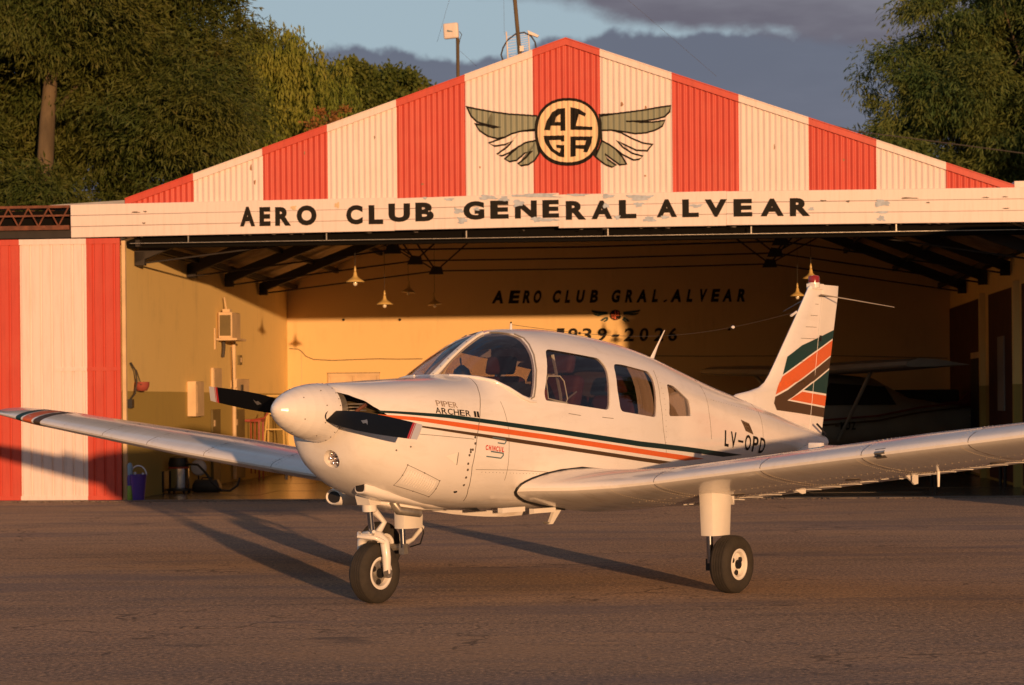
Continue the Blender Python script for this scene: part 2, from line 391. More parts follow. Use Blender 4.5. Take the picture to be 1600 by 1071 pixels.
# roof sheets : underside seen inside, zinc outside
for sg, xe in ((-1, XL-.75), (1, XR+.55)):
    n = 9; yy = np.linspace(.05, DEPTH+.35, n+1)
    for k in range(n):
        b = MB(); nx = 24
        x0, x1 = .73, xe
        for mi, dz in ((0, .03), (1, .075)):
            pts = []; fs = []
            cols = 16
            for i in range(2):
                x = (x0, x1)[i]
                for c in range(cols+1):
                    y = yy[k]+(yy[k+1]-yy[k])*c/cols
                    pts.append((x, y, roofz(x)+dz+.010*math.cos(math.pi*c)))
            for c in range(cols): fs.append((c, c+1, cols+1+c+1, cols+1+c))
            b.add(pts, fs, mi)
        hpart(b, 'roof_sheet', [M['roofin'], M['roofout']])
# trusses: rafter, tie rods, struts and dark gusset plates
def truss(y, first=False):
    b = MB(); nL, nR = (-2.12, 3.62), (3.72, 3.66)
    for sg, xe in ((-1, XL+.02), (1, XR-.02)):
        a, c_ = Vector((xe, y, roofz(xe)-.17)), Vector((.73, y, roofz(.73)-.17)); d = (c_-a)
        for dz, hh in ((0, .085),):
            b.prism([a+Vector((0, 0, -hh)), c_+Vector((0, 0, -hh)), c_+Vector((0, 0, hh)), a+Vector((0, 0, hh))], (0, -.05, 0), (0, .05, 0))
        b.box(min(xe, xe-sg*.14), max(xe, xe-sg*.14), y-.05, y+.05, roofz(xe)-.29, roofz(xe)-.10)
        nx, nz = nL if sg < 0 else nR
        hx, hz = xe, roofz(xe)-.27
        sag = [Vector((hx+(nx-hx)*t, y, hz+(nz-hz)*t)) for t in (0, .5, 1)]
        b.tube(sag, .013, 6)
        mx = (hx+.73)/2; b.tube([(nx, y, nz), (mx+sg*.35, y, roofz(mx+sg*.35)-.2)], .016, 6)
        b.tube([(nx, y, nz), (.73+sg*.9, y, roofz(.73+sg*.9)-.2)], .014, 6)
        b.tube([(nx, y, nz), (nx+sg*.9, y, roofz(nx+sg*.9)-.2)], .012, 6)
        b.prism([(nx-.13, y, nz-.06), (nx+.13, y, nz-.06), (nx+.10, y, nz+.07), (nx-.06, y, nz+.09)], (0, -.02, 0), (0, .02, 0))
    b.tube([(nL[0], y, nL[1]), (.8, y, nL[1]+.0), (nR[0], y, nR[1])], .013, 6)
    hpart(b, 'roof_truss', M['truss'])
for y in (.55, 3.55, 6.1, 8.85): truss(y)
for sg in (-1, 1):
    xe = XL if sg < 0 else XR
    for f in (.03, .16, .30, .44, .58, .72, .86, .97):
        x = xe+(.73-xe)*f; z = roofz(x)-.035
        hpart(MB().box(x-.03, x+.03, .06, DEPTH, z-.09, z), 'purlin', M['truss'])
# lintel with rollers behind the fascia, painted black to stand in for shade, and the bright track lip
lx0, lx1 = XL+.2, XR+1.2
hpart(MB().box(XL-3.4, lx1, .16, .30, 3.455, 3.98), 'lintel', M['black'])  # bottom edge set low to throw the shadow line on the inner walls
hpart(MB().box(XL+.1, lx1, -.03, .0, 3.499, 3.505), 'door_track', M['dullsteel'])
for k in range(7): hpart(MB().box(-4.4+k*1.9, -4.385+k*1.9, -.025, -.016, 3.507, 3.60), 'track_hanger', M['dullsteel'])

# ---- striped corrugated gable
def gab(x): return roofz(x)+.16
XB = [fac(u, 296)[0] for u in (196, 303, 411, 512.5, 620.5, 728, 834, 939, 1051, 1155, 1264, 1369.5, 1478, 1584)]
def corr(x): return .0085*math.cos(2*math.pi*x/.0765)
GX0, GX1 = XB[0], XB[-1]
SL = [(fac(u, v)) for u, v in ((205, 309), (884, 61), (1582, 290))]
def gtop(x):
    a, p, c_ = SL
    return a[1]+(p[1]-a[1])*(x-a[0])/(p[0]-a[0]) if x < p[0] else p[1]+(c_[1]-p[1])*(x-p[0])/(c_[0]-p[0])
for k in range(13):
    x0, x1 = XB[k], XB[k+1]; b = MB(); n = 84
    xs = sorted(set(list(np.linspace(x0, x1, n+1))+([SL[1][0]] if x0 < SL[1][0] < x1 else [])))
    pts = []; zb = 4.0
    for x in xs:
        y = corr(x)
        pts += [(x, y, zb), (x, y, max(zb+.01, gtop(x)-.04))]
    b.add(pts, [(2*i, 2*i+2, 2*i+3, 2*i+1) for i in range(len(xs)-1)])
    m_ = M['hred'] if k % 2 == 0 else M['hwhite']
    o = b.build('gable_sheet', m_, H, 80, fix=False)
    # verge flashing, painted with its stripe, a folded lip over the sheet ends
    segs = [(x0, x1)] if not (x0 < SL[1][0] < x1) else [(x0, SL[1][0]), (SL[1][0], x1)]
    for a, c_ in segs:
        jit = random.Random(k).uniform(-.004, .004)
        f = MB().prism([(a, 0, gtop(a)-.085+jit), (c_, 0, gtop(c_)-.085+jit), (c_, 0, gtop(c_)+jit), (a, 0, gtop(a)+jit)], (0, -.034-.002*(k % 2), 0), (0, .02, 0))
        f.prism([(a, 0, gtop(a)+jit-.002), (c_, 0, gtop(c_)+jit-.002), (c_, 0, gtop(c_)+jit+.012), (a, 0, gtop(a)+jit+.012)], (0, -.046, 0), (0, .25, 0))
        f.build('verge_flashing', m_, H)
    rg = random.Random(50+k)
    nr = 6; sc_ = MB()
    for i in range(nr):
        for zrow in (gtop((x0+x1)/2)-.14,):
            x = x0+(i+.5)*(x1-x0)/nr; z = gtop(x)-.115
            if z > 4.15 and k < 0: sc_.lathe([(.008, -.0), (.008, .006), (.003, .010)], (x, -.012, z), 'y', 6)
    if sc_.v:
        for i in range(len(sc_.v)): sc_.v[i] = (sc_.v[i][0], -.022-(sc_.v[i][1]+.012), sc_.v[i][2])
        o2 = sc_.build('fixing_screws', M['dullsteel'], H); tag(o2, kind='stuff')
# grey end pieces of the roof beyond the stripes
hpart(MB().prism([(-6.55, 0, 4.01), (XB[0]+.02, 0, 4.01), (XB[0]+.02, 0, 4.10), (-6.3, 0, 4.05)], (0, .03, 0), (0, .9, 0)), 'eaves_sheet', M['roofout'])
hpart(MB().box(GX1+.01, GX1+1.5, .0, .7, 4.02, 4.14), 'eaves_capping', M['hwhite'])
# fascia: three rows of boards in four lengths that do not quite line up
secs = [((110, 320), (617, 308.5), (111, 372), (617, 361)), ((617, 310), (873, 301.5), (617, 360.5), (873, 354)),
        ((873, 304), (1135, 298.5), (873, 357), (1135, 353)), ((1135, 299), (1740, 291), (1135, 352.5), (1740, 345.5))]
for si, (a, b_, c_, d) in enumerate(secs):
    A, B, C, D = [fac(*q, -.05) for q in (a, b_, c_, d)]
    for r_ in range(3):
        f0, f1 = r_/3+.004, (r_+1)/3-.004
        def P(s, f):
            t, u_ = (A, C) if s == 0 else (B, D)
            return (t[0]+(u_[0]-t[0])*f, 0, t[1]+(u_[1]-t[1])*f)
        off = -.050-.003*((si+r_) % 2)
        bd = MB().prism([P(0, f1), P(1, f1), P(1, f0), P(0, f0)], (0, off, 0), (0, off+.03, 0))
        o = hpart(bd, 'fascia_board', M['hfascia']); bevel(o, .004, 1)
    hpart(MB().box(A[0]+.02, B[0]-.02, -.018, .0, min(C[1], D[1])+.03, min(A[1], B[1])-.02), 'fascia_batten', M['wood'])
# torn bottom lip of the fascia
rg = random.Random(4)
for i in range(26):
    u = rg.uniform(130, 1580); x, z = fac(u, 372-(u-110)*.0168, -.05); w_ = rg.uniform(.02, .09)
    tag(hpart(MB().prism([(x, 0, z+.004), (x+w_, 0, z+.004), (x+w_*.8, 0, z-rg.uniform(.004, .012)), (x+w_*.3, 0, z-.004)], (0, -.052, 0), (0, -.046, 0)), 'torn_edge', M['seam']))
# peeled paint patches
M['rust_stain'] = mat('rust_stain', (.40, .22, .12), .8, var=.4, vscale_=30)
def conform(pts2, name, m_, yfun, step=.0128, parent=None):
    bm = bmesh.new(); vs_ = [bm.verts.new((x, 0, z)) for x, z in pts2]
    try: f = bm.faces.new(vs_)
    except ValueError: bm.free(); return None
    if step:
        bmesh.ops.triangulate(bm, faces=bm.faces[:])
        x0 = min(p[0] for p in pts2); x1 = max(p[0] for p in pts2)
        k = math.ceil(x0/step)
        while k*step < x1:
            bmesh.ops.bisect_plane(bm, geom=bm.verts[:]+bm.edges[:]+bm.faces[:], plane_co=(k*step, 0, 0), plane_no=(1, 0, 0)); k += 1
    bm.normal_update()
    for f in bm.faces:
        if f.normal.y > 0: f.normal_flip()
    for v in bm.verts: v.co.y = yfun(v.co.x)
    me = bpy.data.meshes.new(name); bm.to_mesh(me); bm.free()
    return link(name, me, m_, parent or H)
def blob(cx, cy, w_, h_, seed, n=22):
    rg = random.Random(seed); ph = [rg.uniform(0, 6.28) for _ in range(4)]; o = []
    for i in range(n):
        t = 2*math.pi*i/n; k = 1+.22*math.sin(3*t+ph[0])+.15*math.sin(5*t+ph[1])+.12*math.sin(9*t+ph[2])+rg.uniform(-.07, .07)
        ex = abs(math.cos(t))**.7*math.copysign(1, math.cos(t)); ez = abs(math.sin(t))**.7*math.copysign(1, math.sin(t))
        o.append((cx+w_/2*k*ex, cy+h_/2*k*ez))
    return o
for i, (u, v, w_, h_) in enumerate([(840, 306, 66, 6), (762, 309, 26, 7), (788, 311, 14, 8), (810, 318, 16, 10), (856, 344, 30, 5), (838, 343, 14, 8), (745, 327, 8, 5), (722, 345, 14, 10),
        (716, 330, 14, 8), (664, 310, 6, 4), (702, 312, 14, 4), (1000, 309, 36, 9), (998, 320, 14, 7), (950, 307, 18, 6), (947, 322, 10, 7), (1015, 343, 18, 8), (1039, 340, 12, 5),
        (1088, 322, 18, 5), (1378, 318, 22, 10), (1378, 332, 20, 4), (1377, 342, 12, 8), (1420, 310, 26, 2), (1450, 317, 5, 2), (1268, 327, 8, 5), (1325, 315, 5, 3), (1286, 314, 9, 2),
        (527, 321, 7, 8), (459, 325, 8, 6), (212, 332, 12, 2), (227, 331, 5, 2), (225, 349, 5, 2), (1540, 309, 10, 1.6), (1570, 308, 8, 1.6), (1572, 326, 9, 1.6), (903, 305, 30, 4), (965, 340, 8, 6)]):
    pz = [fac(x, y, -.05) for x, y in blob(u, v, w_, h_, i)]
    conform(pz, 'peeled_patch', M['peel'] if h_ > 3 and i not in (26, 27) else (M['wood'] if i in (26, 27) else M['seam']), lambda x: -.0600, 0)

for i, (u, v, w_, h_) in enumerate([(972, 163, 4, 7), (1009, 168, 3, 5), (920, 180, 3, 3), (392, 262, 3, 10), (398, 285, 3, 7), (476, 240, 2, 6), (1008, 275, 3, 3), (660, 288, 4, 3), (1318, 250, 3, 4), (585, 215, 2, 5), (1210, 230, 2, 8), (750, 262, 2, 4)]):
    conform([fac(x, y, 0) for x, y in blob(u, v, w_, h_, 90+i, 10)], 'rust_spot', M['rust_stain'], lambda x: corr(x)-.0012)
# ---- lettering (the built-in typeface, thickened, one mesh per letter)
def glyph(ch, bold=.05, shear=0.0):
    c = bpy.data.curves.new('glyph', 'FONT'); c.body = ch; c.offset = bold; c.resolution_u = 4; c.shear = shear
    o = bpy.data.objects.new('glyph', c); COL.objects.link(o)
    dg = bpy.context.evaluated_depsgraph_get(); me = bpy.data.meshes.new_from_object(o.evaluated_get(dg))
    bpy.data.objects.remove(o); bpy.data.curves.remove(c)
    v = np.array([tuple(p.co) for p in me.vertices]); mn, mx = v.min(0), v.max(0)
    v = (v-mn)/np.maximum(mx-mn, 1e-6)
    fs = [tuple(p.vertices) for p in me.polygons]; bpy.data.meshes.remove(me)
    return v[:, :2], fs
GC = {}
def glyphc(ch, bold, shear):
    k = (ch, bold, shear)
    if k not in GC: GC[k] = glyph(ch, bold, shear)
    return GC[k]
def letter(ch, quad, m_, parent, place, bold=.05, shear=0.0, name=None):
    """quad = (x0, y0, x1, y1): left, bottom, right, top in the surface's own 2D coordinates; place maps 2D to 3D"""
    v, fs = glyphc(ch, bold, shear); x0, y0, x1, y1 = quad[:4]; sk = quad[4] if len(quad) > 4 else 0
    pts = [place(x0+(x1-x0)*a+sk*b, y0+(y1-y0)*b+(quad[5]*a if len(quad) > 5 else 0)) for a, b in v]
    nm = {'-': 'hyphen', '.': 'full_stop'}.get(ch, 'letter' if ch.isalpha() else 'numeral')
    return MB().add(pts, fs).build(name or nm, m_, parent, fix=False)
fl_ = [('A', 375, 410, 323.5, 354), ('E', 405.5, 423, 324, 353.5), ('R', 430, 455, 324, 353), ('O', 463.5, 495, 321.5, 352.5), ('C', 541, 567, 321, 351), ('L', 576, 599, 321, 350.5),
       ('U', 607, 641, 318.5, 347), ('B', 649, 678, 317, 346), ('G', 724, 757, 315, 343.5), ('E', 766, 795, 314, 342), ('N', 804.5, 839, 314, 341.5), ('E', 847.5, 873.5, 313, 340.5),
       ('R', 884, 916, 314.5, 343.5), ('A', 924, 957, 314, 342.5), ('L', 967, 994.5, 313, 341.5), ('A', 1026, 1058, 312, 339.5), ('L', 1066, 1092, 312, 339.5), ('V', 1101, 1136, 312, 339),
       ('E', 1146, 1175.5, 311.5, 338.5), ('A', 1188, 1225, 311, 338), ('R', 1234, 1266, 310, 338)]
for ch, u0, u1, v0, v1 in fl_:
    if ch == 'A' and u0 == 375: u1 = 399
    x0, z1 = fac(u0, v0, -.05); x1, z0 = fac(u1, v1, -.05)
    letter(ch, (x0, z0, x1, z1), M['ink'], H, lambda a, b: (a, -.0575, b), .055)
# ---- winged emblem painted on the corrugation
def em(pts): return [fac(720+x/4.706, 140+y/4.706, -.0) for x, y in pts]
def ep(off): return lambda x: corr(x)-off
def stroke(pts, w_, closed=False):
    """ribbon polygons along a polyline in 2D"""
    P = [Vector((p[0], p[1])) for p in pts]; n = len(P); L = []; Rr = []
    for i in range(n):
        a = P[i-1] if (i or closed) else P[i]; b = P[(i+1) % n] if (i < n-1 or closed) else P[i]
        d = (b-a).normalized() if (b-a).length > 0 else Vector((1, 0)); nn = Vector((-d.y, d.x))
        k = 1.0
        if (i or closed) and (i < n-1 or closed):
            d0 = (P[i]-P[i-1]).normalized(); k = 1/max(.45, abs(nn.dot(Vector((-d0.y, d0.x)))))
        L.append(P[i]+nn*w_/2*k); Rr.append(P[i]-nn*w_/2*k)
    return L, Rr
def stroke_obj(name, pts, w_, m_, yfun, closed=False, step=.0128, parent=None):
    L, Rr = stroke(pts, w_, closed); n = len(pts); bm = bmesh.new()
    a = [bm.verts.new((p.x, 0, p.y)) for p in L]; b = [bm.verts.new((p.x, 0, p.y)) for p in Rr]
    for i in range(n if closed else n-1):
        j = (i+1) % n
        try: bm.faces.new((a[i], a[j], b[j], b[i]))
        except ValueError: pass
    x0 = min(p[0] for p in pts); x1 = max(p[0] for p in pts); k = math.ceil((x0-.02)/step)
    while k*step < x1+.02:
        bmesh.ops.bisect_plane(bm, geom=bm.verts[:]+bm.edges[:]+bm.faces[:], plane_co=(k*step, 0, 0), plane_no=(1, 0, 0)); k += 1
    for v in bm.verts: v.co.y = yfun(v.co.x)
    bm.normal_update()
    me = bpy.data.meshes.new(name); bm.to_mesh(me); bm.free(); return link(name, me, m_, parent or H)
EG_L = [(45, 130), (120, 145), (230, 165), (350, 182), (450, 188), (560, 196), (552, 245), (548, 298), (440, 308), (370, 328), (330, 350), (270, 362), (200, 345), (140, 305), (106, 256), (180, 265), (240, 283), (285, 278), (240, 270), (180, 257), (120, 240), (75, 195)]
EG_L2 = [(556, 376), (480, 390), (420, 425), (370, 470), (322, 512), (360, 532), (410, 522), (470, 470), (520, 452), (475, 505), (420, 548), (445, 562), (500, 552), (545, 520), (575, 470)]
EG_R = [(1020, 192), (1130, 180), (1250, 165), (1350, 152), (1440, 135), (1544, 120), (1535, 165), (1500, 200), (1440, 218), (1350, 232), (1215, 236), (1320, 242), (1420, 240), (1502, 228), (1480, 272), (1430, 300), (1360, 320), (1280, 326), (1200, 312), (1110, 300), (1032, 302), (1030, 250)]
EG_R2 = [(1035, 378), (1090, 405), (1140, 440), (1190, 500), (1218, 550), (1170, 556), (1120, 520), (1060, 475), (1080, 515), (1145, 560), (1110, 572), (1060, 552), (1000, 505), (985, 490), (1015, 440)]
EW_L = [(548, 298), (440, 308), (370, 328), (330, 350), (270, 372), (205, 395), (250, 418), (330, 405), (380, 380), (340, 425), (265, 478), (300, 490), (350, 470), (420, 425), (480, 390), (556, 376)]
EW_R = [(1032, 302), (1110, 300), (1180, 320), (1260, 362), (1340, 395), (1408, 405), (1370, 452), (1290, 448), (1200, 405), (1150, 378), (1190, 425), (1260, 470), (1340, 492), (1310, 515), (1270, 520), (1190, 480), (1140, 440), (1090, 405), (1035, 378)]
for P_ in (EW_L, EW_R): conform(em(P_), 'emblem_white_feathers', M['emb_white'], ep(.0018))
for P_ in (EG_L, EG_L2, EG_R, EG_R2): conform(em(P_), 'emblem_green_feathers', M['emb_green'], ep(.0026))
for P_ in (EW_L, EW_R, EG_L, EG_L2, EG_R, EG_R2): stroke_obj('emblem_outline', em(P_), .023, M['ink'], ep(.0036), True)
def ell(cx, cy, rx, ry, n=56, p=2.25):
    return [(cx+rx*math.copysign(abs(math.cos(2*math.pi*i/n))**(2/p), math.cos(2*math.pi*i/n)), cy+ry*math.copysign(abs(math.sin(2*math.pi*i/n))**(2/p), math.sin(2*math.pi*i/n))) for i in range(n)]
conform(em(ell(787, 313, 243, 250)), 'emblem_disc_border', M['ink'], ep(.0046))
conform(em(ell(787, 310, 222, 226)), 'emblem_disc', M['emb_cream'], ep(.0056))
EMB = {'A': [[(768, 138), (770, 305), (732, 305), (732, 268), (662, 268), (656, 302), (612, 300), (632, 232), (672, 168), (715, 142)]],
       'C': [[(806, 130), (870, 145), (922, 178), (912, 200), (868, 182), (846, 182), (846, 268), (968, 276), (968, 300), (806, 298)]],
       'G0': [[(608, 342), (762, 338), (762, 384), (736, 384), (736, 371), (648, 371), (656, 402), (680, 440), (730, 470), (733, 436), (704, 430), (700, 408), (762, 410), (762, 502), (720, 494), (660, 452), (622, 395)]],
       'A20': [[(806, 346), (970, 346), (962, 390), (930, 465), (900, 460), (905, 440), (846, 436), (846, 492), (806, 498)]]}
EMB['G'] = [[(608, 342), (762, 338), (762, 384), (736, 384), (736, 373), (614, 375)], [(614, 375), (650, 374.5), (658, 402), (622, 396)], [(622, 396), (658, 402), (682, 438), (660, 452)],
            [(660, 452), (682, 438), (732, 470), (720, 494)], [(720, 494), (732, 470), (735, 436), (762, 436), (762, 502)], [(700, 408), (762, 410), (762, 436), (735, 436), (704, 430)]]
EMB['A2'] = [[(806, 346), (970, 346), (962, 376), (806, 376)], [(806, 376), (846, 376), (846, 492), (806, 498)], [(922, 376), (962, 376), (962, 390), (930, 465), (900, 460), (914, 408)], [(846, 410), (914, 408), (905, 440), (846, 436)]]
for k_, polys in EMB.items():
    for P_ in (polys if k_ not in ('G0', 'A20') else []): conform(em(P_), 'emblem_letter', M['ink'], ep(.0066))
conform(em([(692, 240), (700, 205), (732, 182), (732, 240)]), 'emblem_counter', M['emb_cream'], ep(.0074))

# ---- inner back wall lettering and small emblem
bl = [('A', 768, 790), ('E', 794, 814), ('R', 816, 832), ('O', 832, 848), ('C', 862, 878), ('L', 882, 894), ('U', 899, 915), ('B', 921, 937), ('G', 954, 971), ('R', 976, 992), ('A', 994, 1014),
      ('L', 1018, 1031), ('.', 1035, 1040), ('A', 1047, 1068), ('L', 1072, 1085), ('V', 1090, 1106), ('E', 1110, 1126), ('A', 1128, 1147), ('R', 1151, 1168)]
for ch, u0, u1 in bl:
    v1 = 474.5-(u0-768)*.0075; v0 = v1-20 if ch != '.' else v1-4
    x0, z1 = fac(u0, v0, DEPTH); x1, z0 = fac(u1-4 if ch != '.' else u1, v1, DEPTH)
    letter(ch, (x0, z0, x1, z1, .045), M['ink'], H, lambda a, b: (a, DEPTH-.004, b), .05)
for ch, u0, u1 in [('1', 868, 882), ('9', 886, 903), ('3', 908, 925), ('9', 932, 949), ('-', 955, 968), ('2', 974, 992), ('0', 998, 1014), ('2', 1021, 1038), ('6', 1043, 1059)]:
    v0, v1 = (513, 534) if ch != '-' else (523, 527)
    v0 += .3-(u0-868)*.004; v1 -= (u0-868)*.004
    x0, z1 = fac(u0, v0, DEPTH); x1, z0 = fac(u1-2, v1, DEPTH)
    letter(ch, (x0, z0, x1, z1, .03), M['ink'], H, lambda a, b: (a, DEPTH-.004, b), .025)
def se(pts): return [fac(961.5+(x-787)*.0515, 492.5+(y-313)*.043, DEPTH) for x, y in pts]
for P_ in (EG_L, EG_R, EG_L2, EG_R2): conform(se(P_), 'small_emblem_wing', M['green'], lambda x: DEPTH-.004, 0)
conform(se(ell(787, 313, 150, 190)), 'small_emblem_ring', M['ink'], lambda x: DEPTH-.006, 0)
conform(se(ell(787, 313, 125, 160)), 'small_emblem_disc', M['orange'], lambda x: DEPTH-.008, 0)
for P_ in (EMB['A'][0], EMB['C'][0], EMB['G0'][0], EMB['A20'][0]): conform(se(P_), 'small_emblem_letter', M['ink'], lambda x: DEPTH-.010, 0)

# ---- back wall: framed sliding window, seam lines, crack cable
x0, z1 = fac(513, 584, DEPTH); x1, z0 = fac(594, 640, DEPTH)
wf = MB(); y0 = DEPTH
for a, b_, c_, d in ((x0, x1, z1-.05, z1), (x0, x0+.05, z0, z1-.052), (x1-.05, x1, z0, z1-.052), ((x0+x1)/2-.02, (x0+x1)/2+.02, z0, z1-.052)): wf.box(a, b_, y0-.05, y0, c_, d)
f_ = hpart(wf, 'wall_hatch_frame', M['wood']); hpart(MB().box(x0+.05, x1-.05, y0-.02, y0-.001, z0, z1-.05), 'wall_hatch_panel', M['wood'])
hpart(MB().box(x0-.01, x1+.01, y0-.06, y0, z1+.001, z1+.012), 'hatch_drip', M['seam'])
pts = [fac(u, v, DEPTH) for u, v in ((452, 545), (466, 546), (471, 549), (478, 557), (490, 562), (520, 563.5), (560, 562), (590, 561), (625, 561.5), (660, 561))]
hpart(MB().tube([(x, DEPTH-.012, z) for x, z in pts], .007, 5), 'electric_cable', M['wire'])
x, z = fac(471, 549, DEPTH); hpart(MB().box(x-.006, x+.004, DEPTH-.006, DEPTH, 0.3, z), 'wall_seam', M['wood'])
for (u, v) in ((537, 500), (625, 500), (906, 521), (1139, 515)):
    x, z = fac(u, v, DEPTH); hpart(MB().lathe([(.02, 0), (.025, .03), (.01, .05)], (x, DEPTH-.05, z), 'y', 10), 'wall_hook', M['ink'])
# dark hatch high on the wall edges (beam pocket)
pts = [fac(u, v, DEPTH) for u, v in ((880, 575), (1000, 556), (1100, 557), (1300, 556), (1480, 560))]
hpart(MB().tube([(x, DEPTH-.012, z) for x, z in pts], .006, 5), 'electric_cable', M['wire'])

# ---- right wall: red-brown panels between pilasters, and a narrow window door
def rw(u, v):
    d = ray(u, v); t = (XR+HO.dot(E1))/d.dot(E1); p = d*t; return (p-HO).dot(E2), CAM_H+p.z
for (ua, ub, va, vb) in ((1486, 1537, 483, 465), (1547, 1590, 461, 447), (1599, 1640, 444, 430)):
    y1, zt1 = rw(ua, va); y0_, zt0 = rw(ub, vb)
    b = MB(); b.prism([(XR, y0_, .05), (XR, y1, .05), (XR, y1, zt1), (XR, y0_, zt0)], (-.03, 0, 0), (-.002, 0, 0)); hpart(b, 'recess_panel', M['brick'])
    hpart(MB().box(XR-.09, XR-.0, y0_-.16, y0_-.02, 0, max(zt0, zt1)+.05), 'pilaster', M['wall'])
ya, za = rw(1522, 552); yb, _ = rw(1536, 552)
d_ = hpart(MB().box(XR-.06, XR-.031, yb, ya, .06, za), 'door_leaf', M['wood']); hpart(MB().box(XR-.068, XR-.061, yb+.06, ya-.06, .5, za-.1), 'door_glass', M['dark'], d_)
ya, za = rw(1563, 527); yb, _ = rw(1573, 527)
hpart(MB().box(XR-.05, XR-.031, yb, ya, 1.1, za), 'wall_notice_board', M['trim'])

# ---- sliding door leaves
def trap(x, p=.146, d=.022):
    f = (x/p) % 1.0
    return 0 if f < .72 else (d if .80 < f < .92 else (d*(f-.72)/.08 if f <= .80 else d*(1-(f-.92)/.08)))
def sliding(edges, cols, y, zt, wicket=None):
    D = empty('sliding_door', (0, 0, 0), 0, H)
    for i, c_ in enumerate(cols):
        a, b_ = edges[i], edges[i+1]
        brk = sorted(set([a, b_]+[x for k in range(int(a/.146)-2, int(b_/.146)+3) for x in ((k+.0)*.146, (k+.72)*.146, (k+.80)*.146, (k+.92)*.146) if a < x < b_]))
        rows = [(.07, zt-.075, a, b_)]; rows2 = rows
        if wicket and b_ > wicket[0]:
            wa_ = max(a, wicket[0]); rows = [(.07, wicket[1]-.025, wa_, b_), (wicket[1]+.025, zt-.075, wa_, b_)]; brk = sorted(set(brk+[wa_]))
            if wa_ > a: rows.append((.07, zt-.075, a, wa_))
        allbrk = brk
        for z0_, z1_, xa_, xb_ in rows:
            pts = []; brk = [x for x in allbrk if xa_-1e-9 <= x <= xb_+1e-9]
            for x in brk: pts += [(x, y+trap(x-.001 if x == b_ else x+1e-6), z0_), (x, y+trap(x-.001 if x == b_ else x+1e-6), z1_)]
            MB().add(pts, [(2*k, 2*k+2, 2*k+3, 2*k+1) for k in range(len(brk)-1)]).build('door_sheet', c_, D, fix=False)
        f = MB().box(a, b_, y-.014, y+.03, zt-.075, zt).box(a, b_, y-.014, y+.03, .012, .07)
        if len(rows) > 1: f.box(max(a, wicket[0]), b_, y-.010, y+.028, wicket[1]-.025, wicket[1]+.025)
        f.build('door_rail', c_, D)
    MB().box(edges[-1], edges[-1]+.004, y-.013, y+.03, .012, zt).build('door_stile', cols[-1], D)
    return D
zt = fac(100, 374)[1]; ex = [fac(u, 600)[0] for u in (-75, 33, 137.5, 189.5)]
sliding(ex, [M['hred'], M['hwhite'], M['hred']], -.03, zt, (fac(88, 600)[0], fac(150, 577)[1]))
hpart(MB().box(ex[-1]+.008, ex[-1]+.06, .03, .09, 0.012, zt-.03), 'door_post', M['wood'])
sliding([6.80, 7.72, 8.64, 9.5], [M['hwhite'], M['hred'], M['hwhite']], -.03, zt)
# wall left of the opening (behind the leaf) and right
hpart(MB().box(XL-3.4, XL-.2, .12, .3, -.02, 3.46), 'front_wall', M['wall']); hpart(MB().box(XR+.201, XR+2.6, .12, .3, -.02, 3.46), 'front_wall', M['wall'])
# ---- rusty lattice girder that carries the door rail out to the left
zt1, zm1, zb1 = fac(50, 322)[1], fac(50, 338)[1], fac(50, 353.5)[1]; xg0, xg1 = -8.6, fac(109, 340)[0]
g = MB().box(xg0, xg1, -.02, .01, zt1-.035, zt1).box(xg0, xg1, -.02, .01, zm1-.012, zm1+.012).box(xg0, xg1, -.04, .03, zb1-.06, zb1).box(xg0, xg1, .20, .23, zt1-.035, zt1)
hpart(g, 'girder_chord', M['rust'])
k = 0; x = xg1-.02
while x > xg0+.2:
    for yy_ in (0.0, .21):
        hpart(MB().tube([(x-.0, yy_, zt1-.03), (x-.14, yy_, zb1-.01)], .011, 6), 'girder_brace', M['rust'])
        hpart(MB().tube([(x-.14, yy_, zb1-.01), (x-.28, yy_, zt1-.03)], .011, 6), 'girder_brace', M['rust'])
    x -= .28
hpart(MB().box(xg0, xg1, .02, .05, zt+.02, zb1-.065), 'rail_cover', M['truss'])

# ---- left wall fittings
def lw(u, v):
    d = ray(u, v); t = (XL+HO.dot(E1))/d.dot(E1); p = d*t; return (p-HO).dot(E2), CAM_H+p.z
def hthing(name, label, cat, group=None, loc=(0, 0, 0), rz=0):
    o = empty(name, HO+E1*loc[0]+E2*loc[1]+Vector((0, 0, loc[2])), -DEL+rz); return tag(o, label, cat, group)
y0_, zt_ = lw(338, 488); y1_, _ = lw(362, 488); zb_ = lw(338, 529)[1]
y1_ = y0_+.62
AC = hthing('wall_air_conditioner', 'cream box air conditioner with dark louvred face high on the left wall', 'air conditioner', loc=(XL, y0_, zb_))
hh = zt_-zb_
bevel(MB().box(.03, .26, .0, y1_-y0_, 0, hh).build('casing', M['wood'], AC), .008, 1)
MB().box(.055, .235, -.012, -.001, .04, hh-.05).build('grille_backing', M['olive'], AC)
for k in range(11): MB().box(.06, .23, -.022, -.013, .055+k*(hh-.12)/11, .062+k*(hh-.12)/11).build('louvre_slat', M['olive'], AC)
MB().box(.0, .36, -.10, .60, -.035, -.002).build('shelf', M['wood'], AC); MB().box(.0, .02, -.16, -.11, -.18, .16).build('bracket', M['wood'], AC)
MB().tube([(.05, .28, -.04), (.05, .30, -.14), (.03, .30, -.3)], .03, 8).build('hose', M['wire'], AC)
MB().box(.08, .2, .1, .25, hh, hh+.05).tube([(.1, .3, hh+.04), (.06, .32, hh+.25)], .012, 6).build('top_bracket', M['wood'], AC)
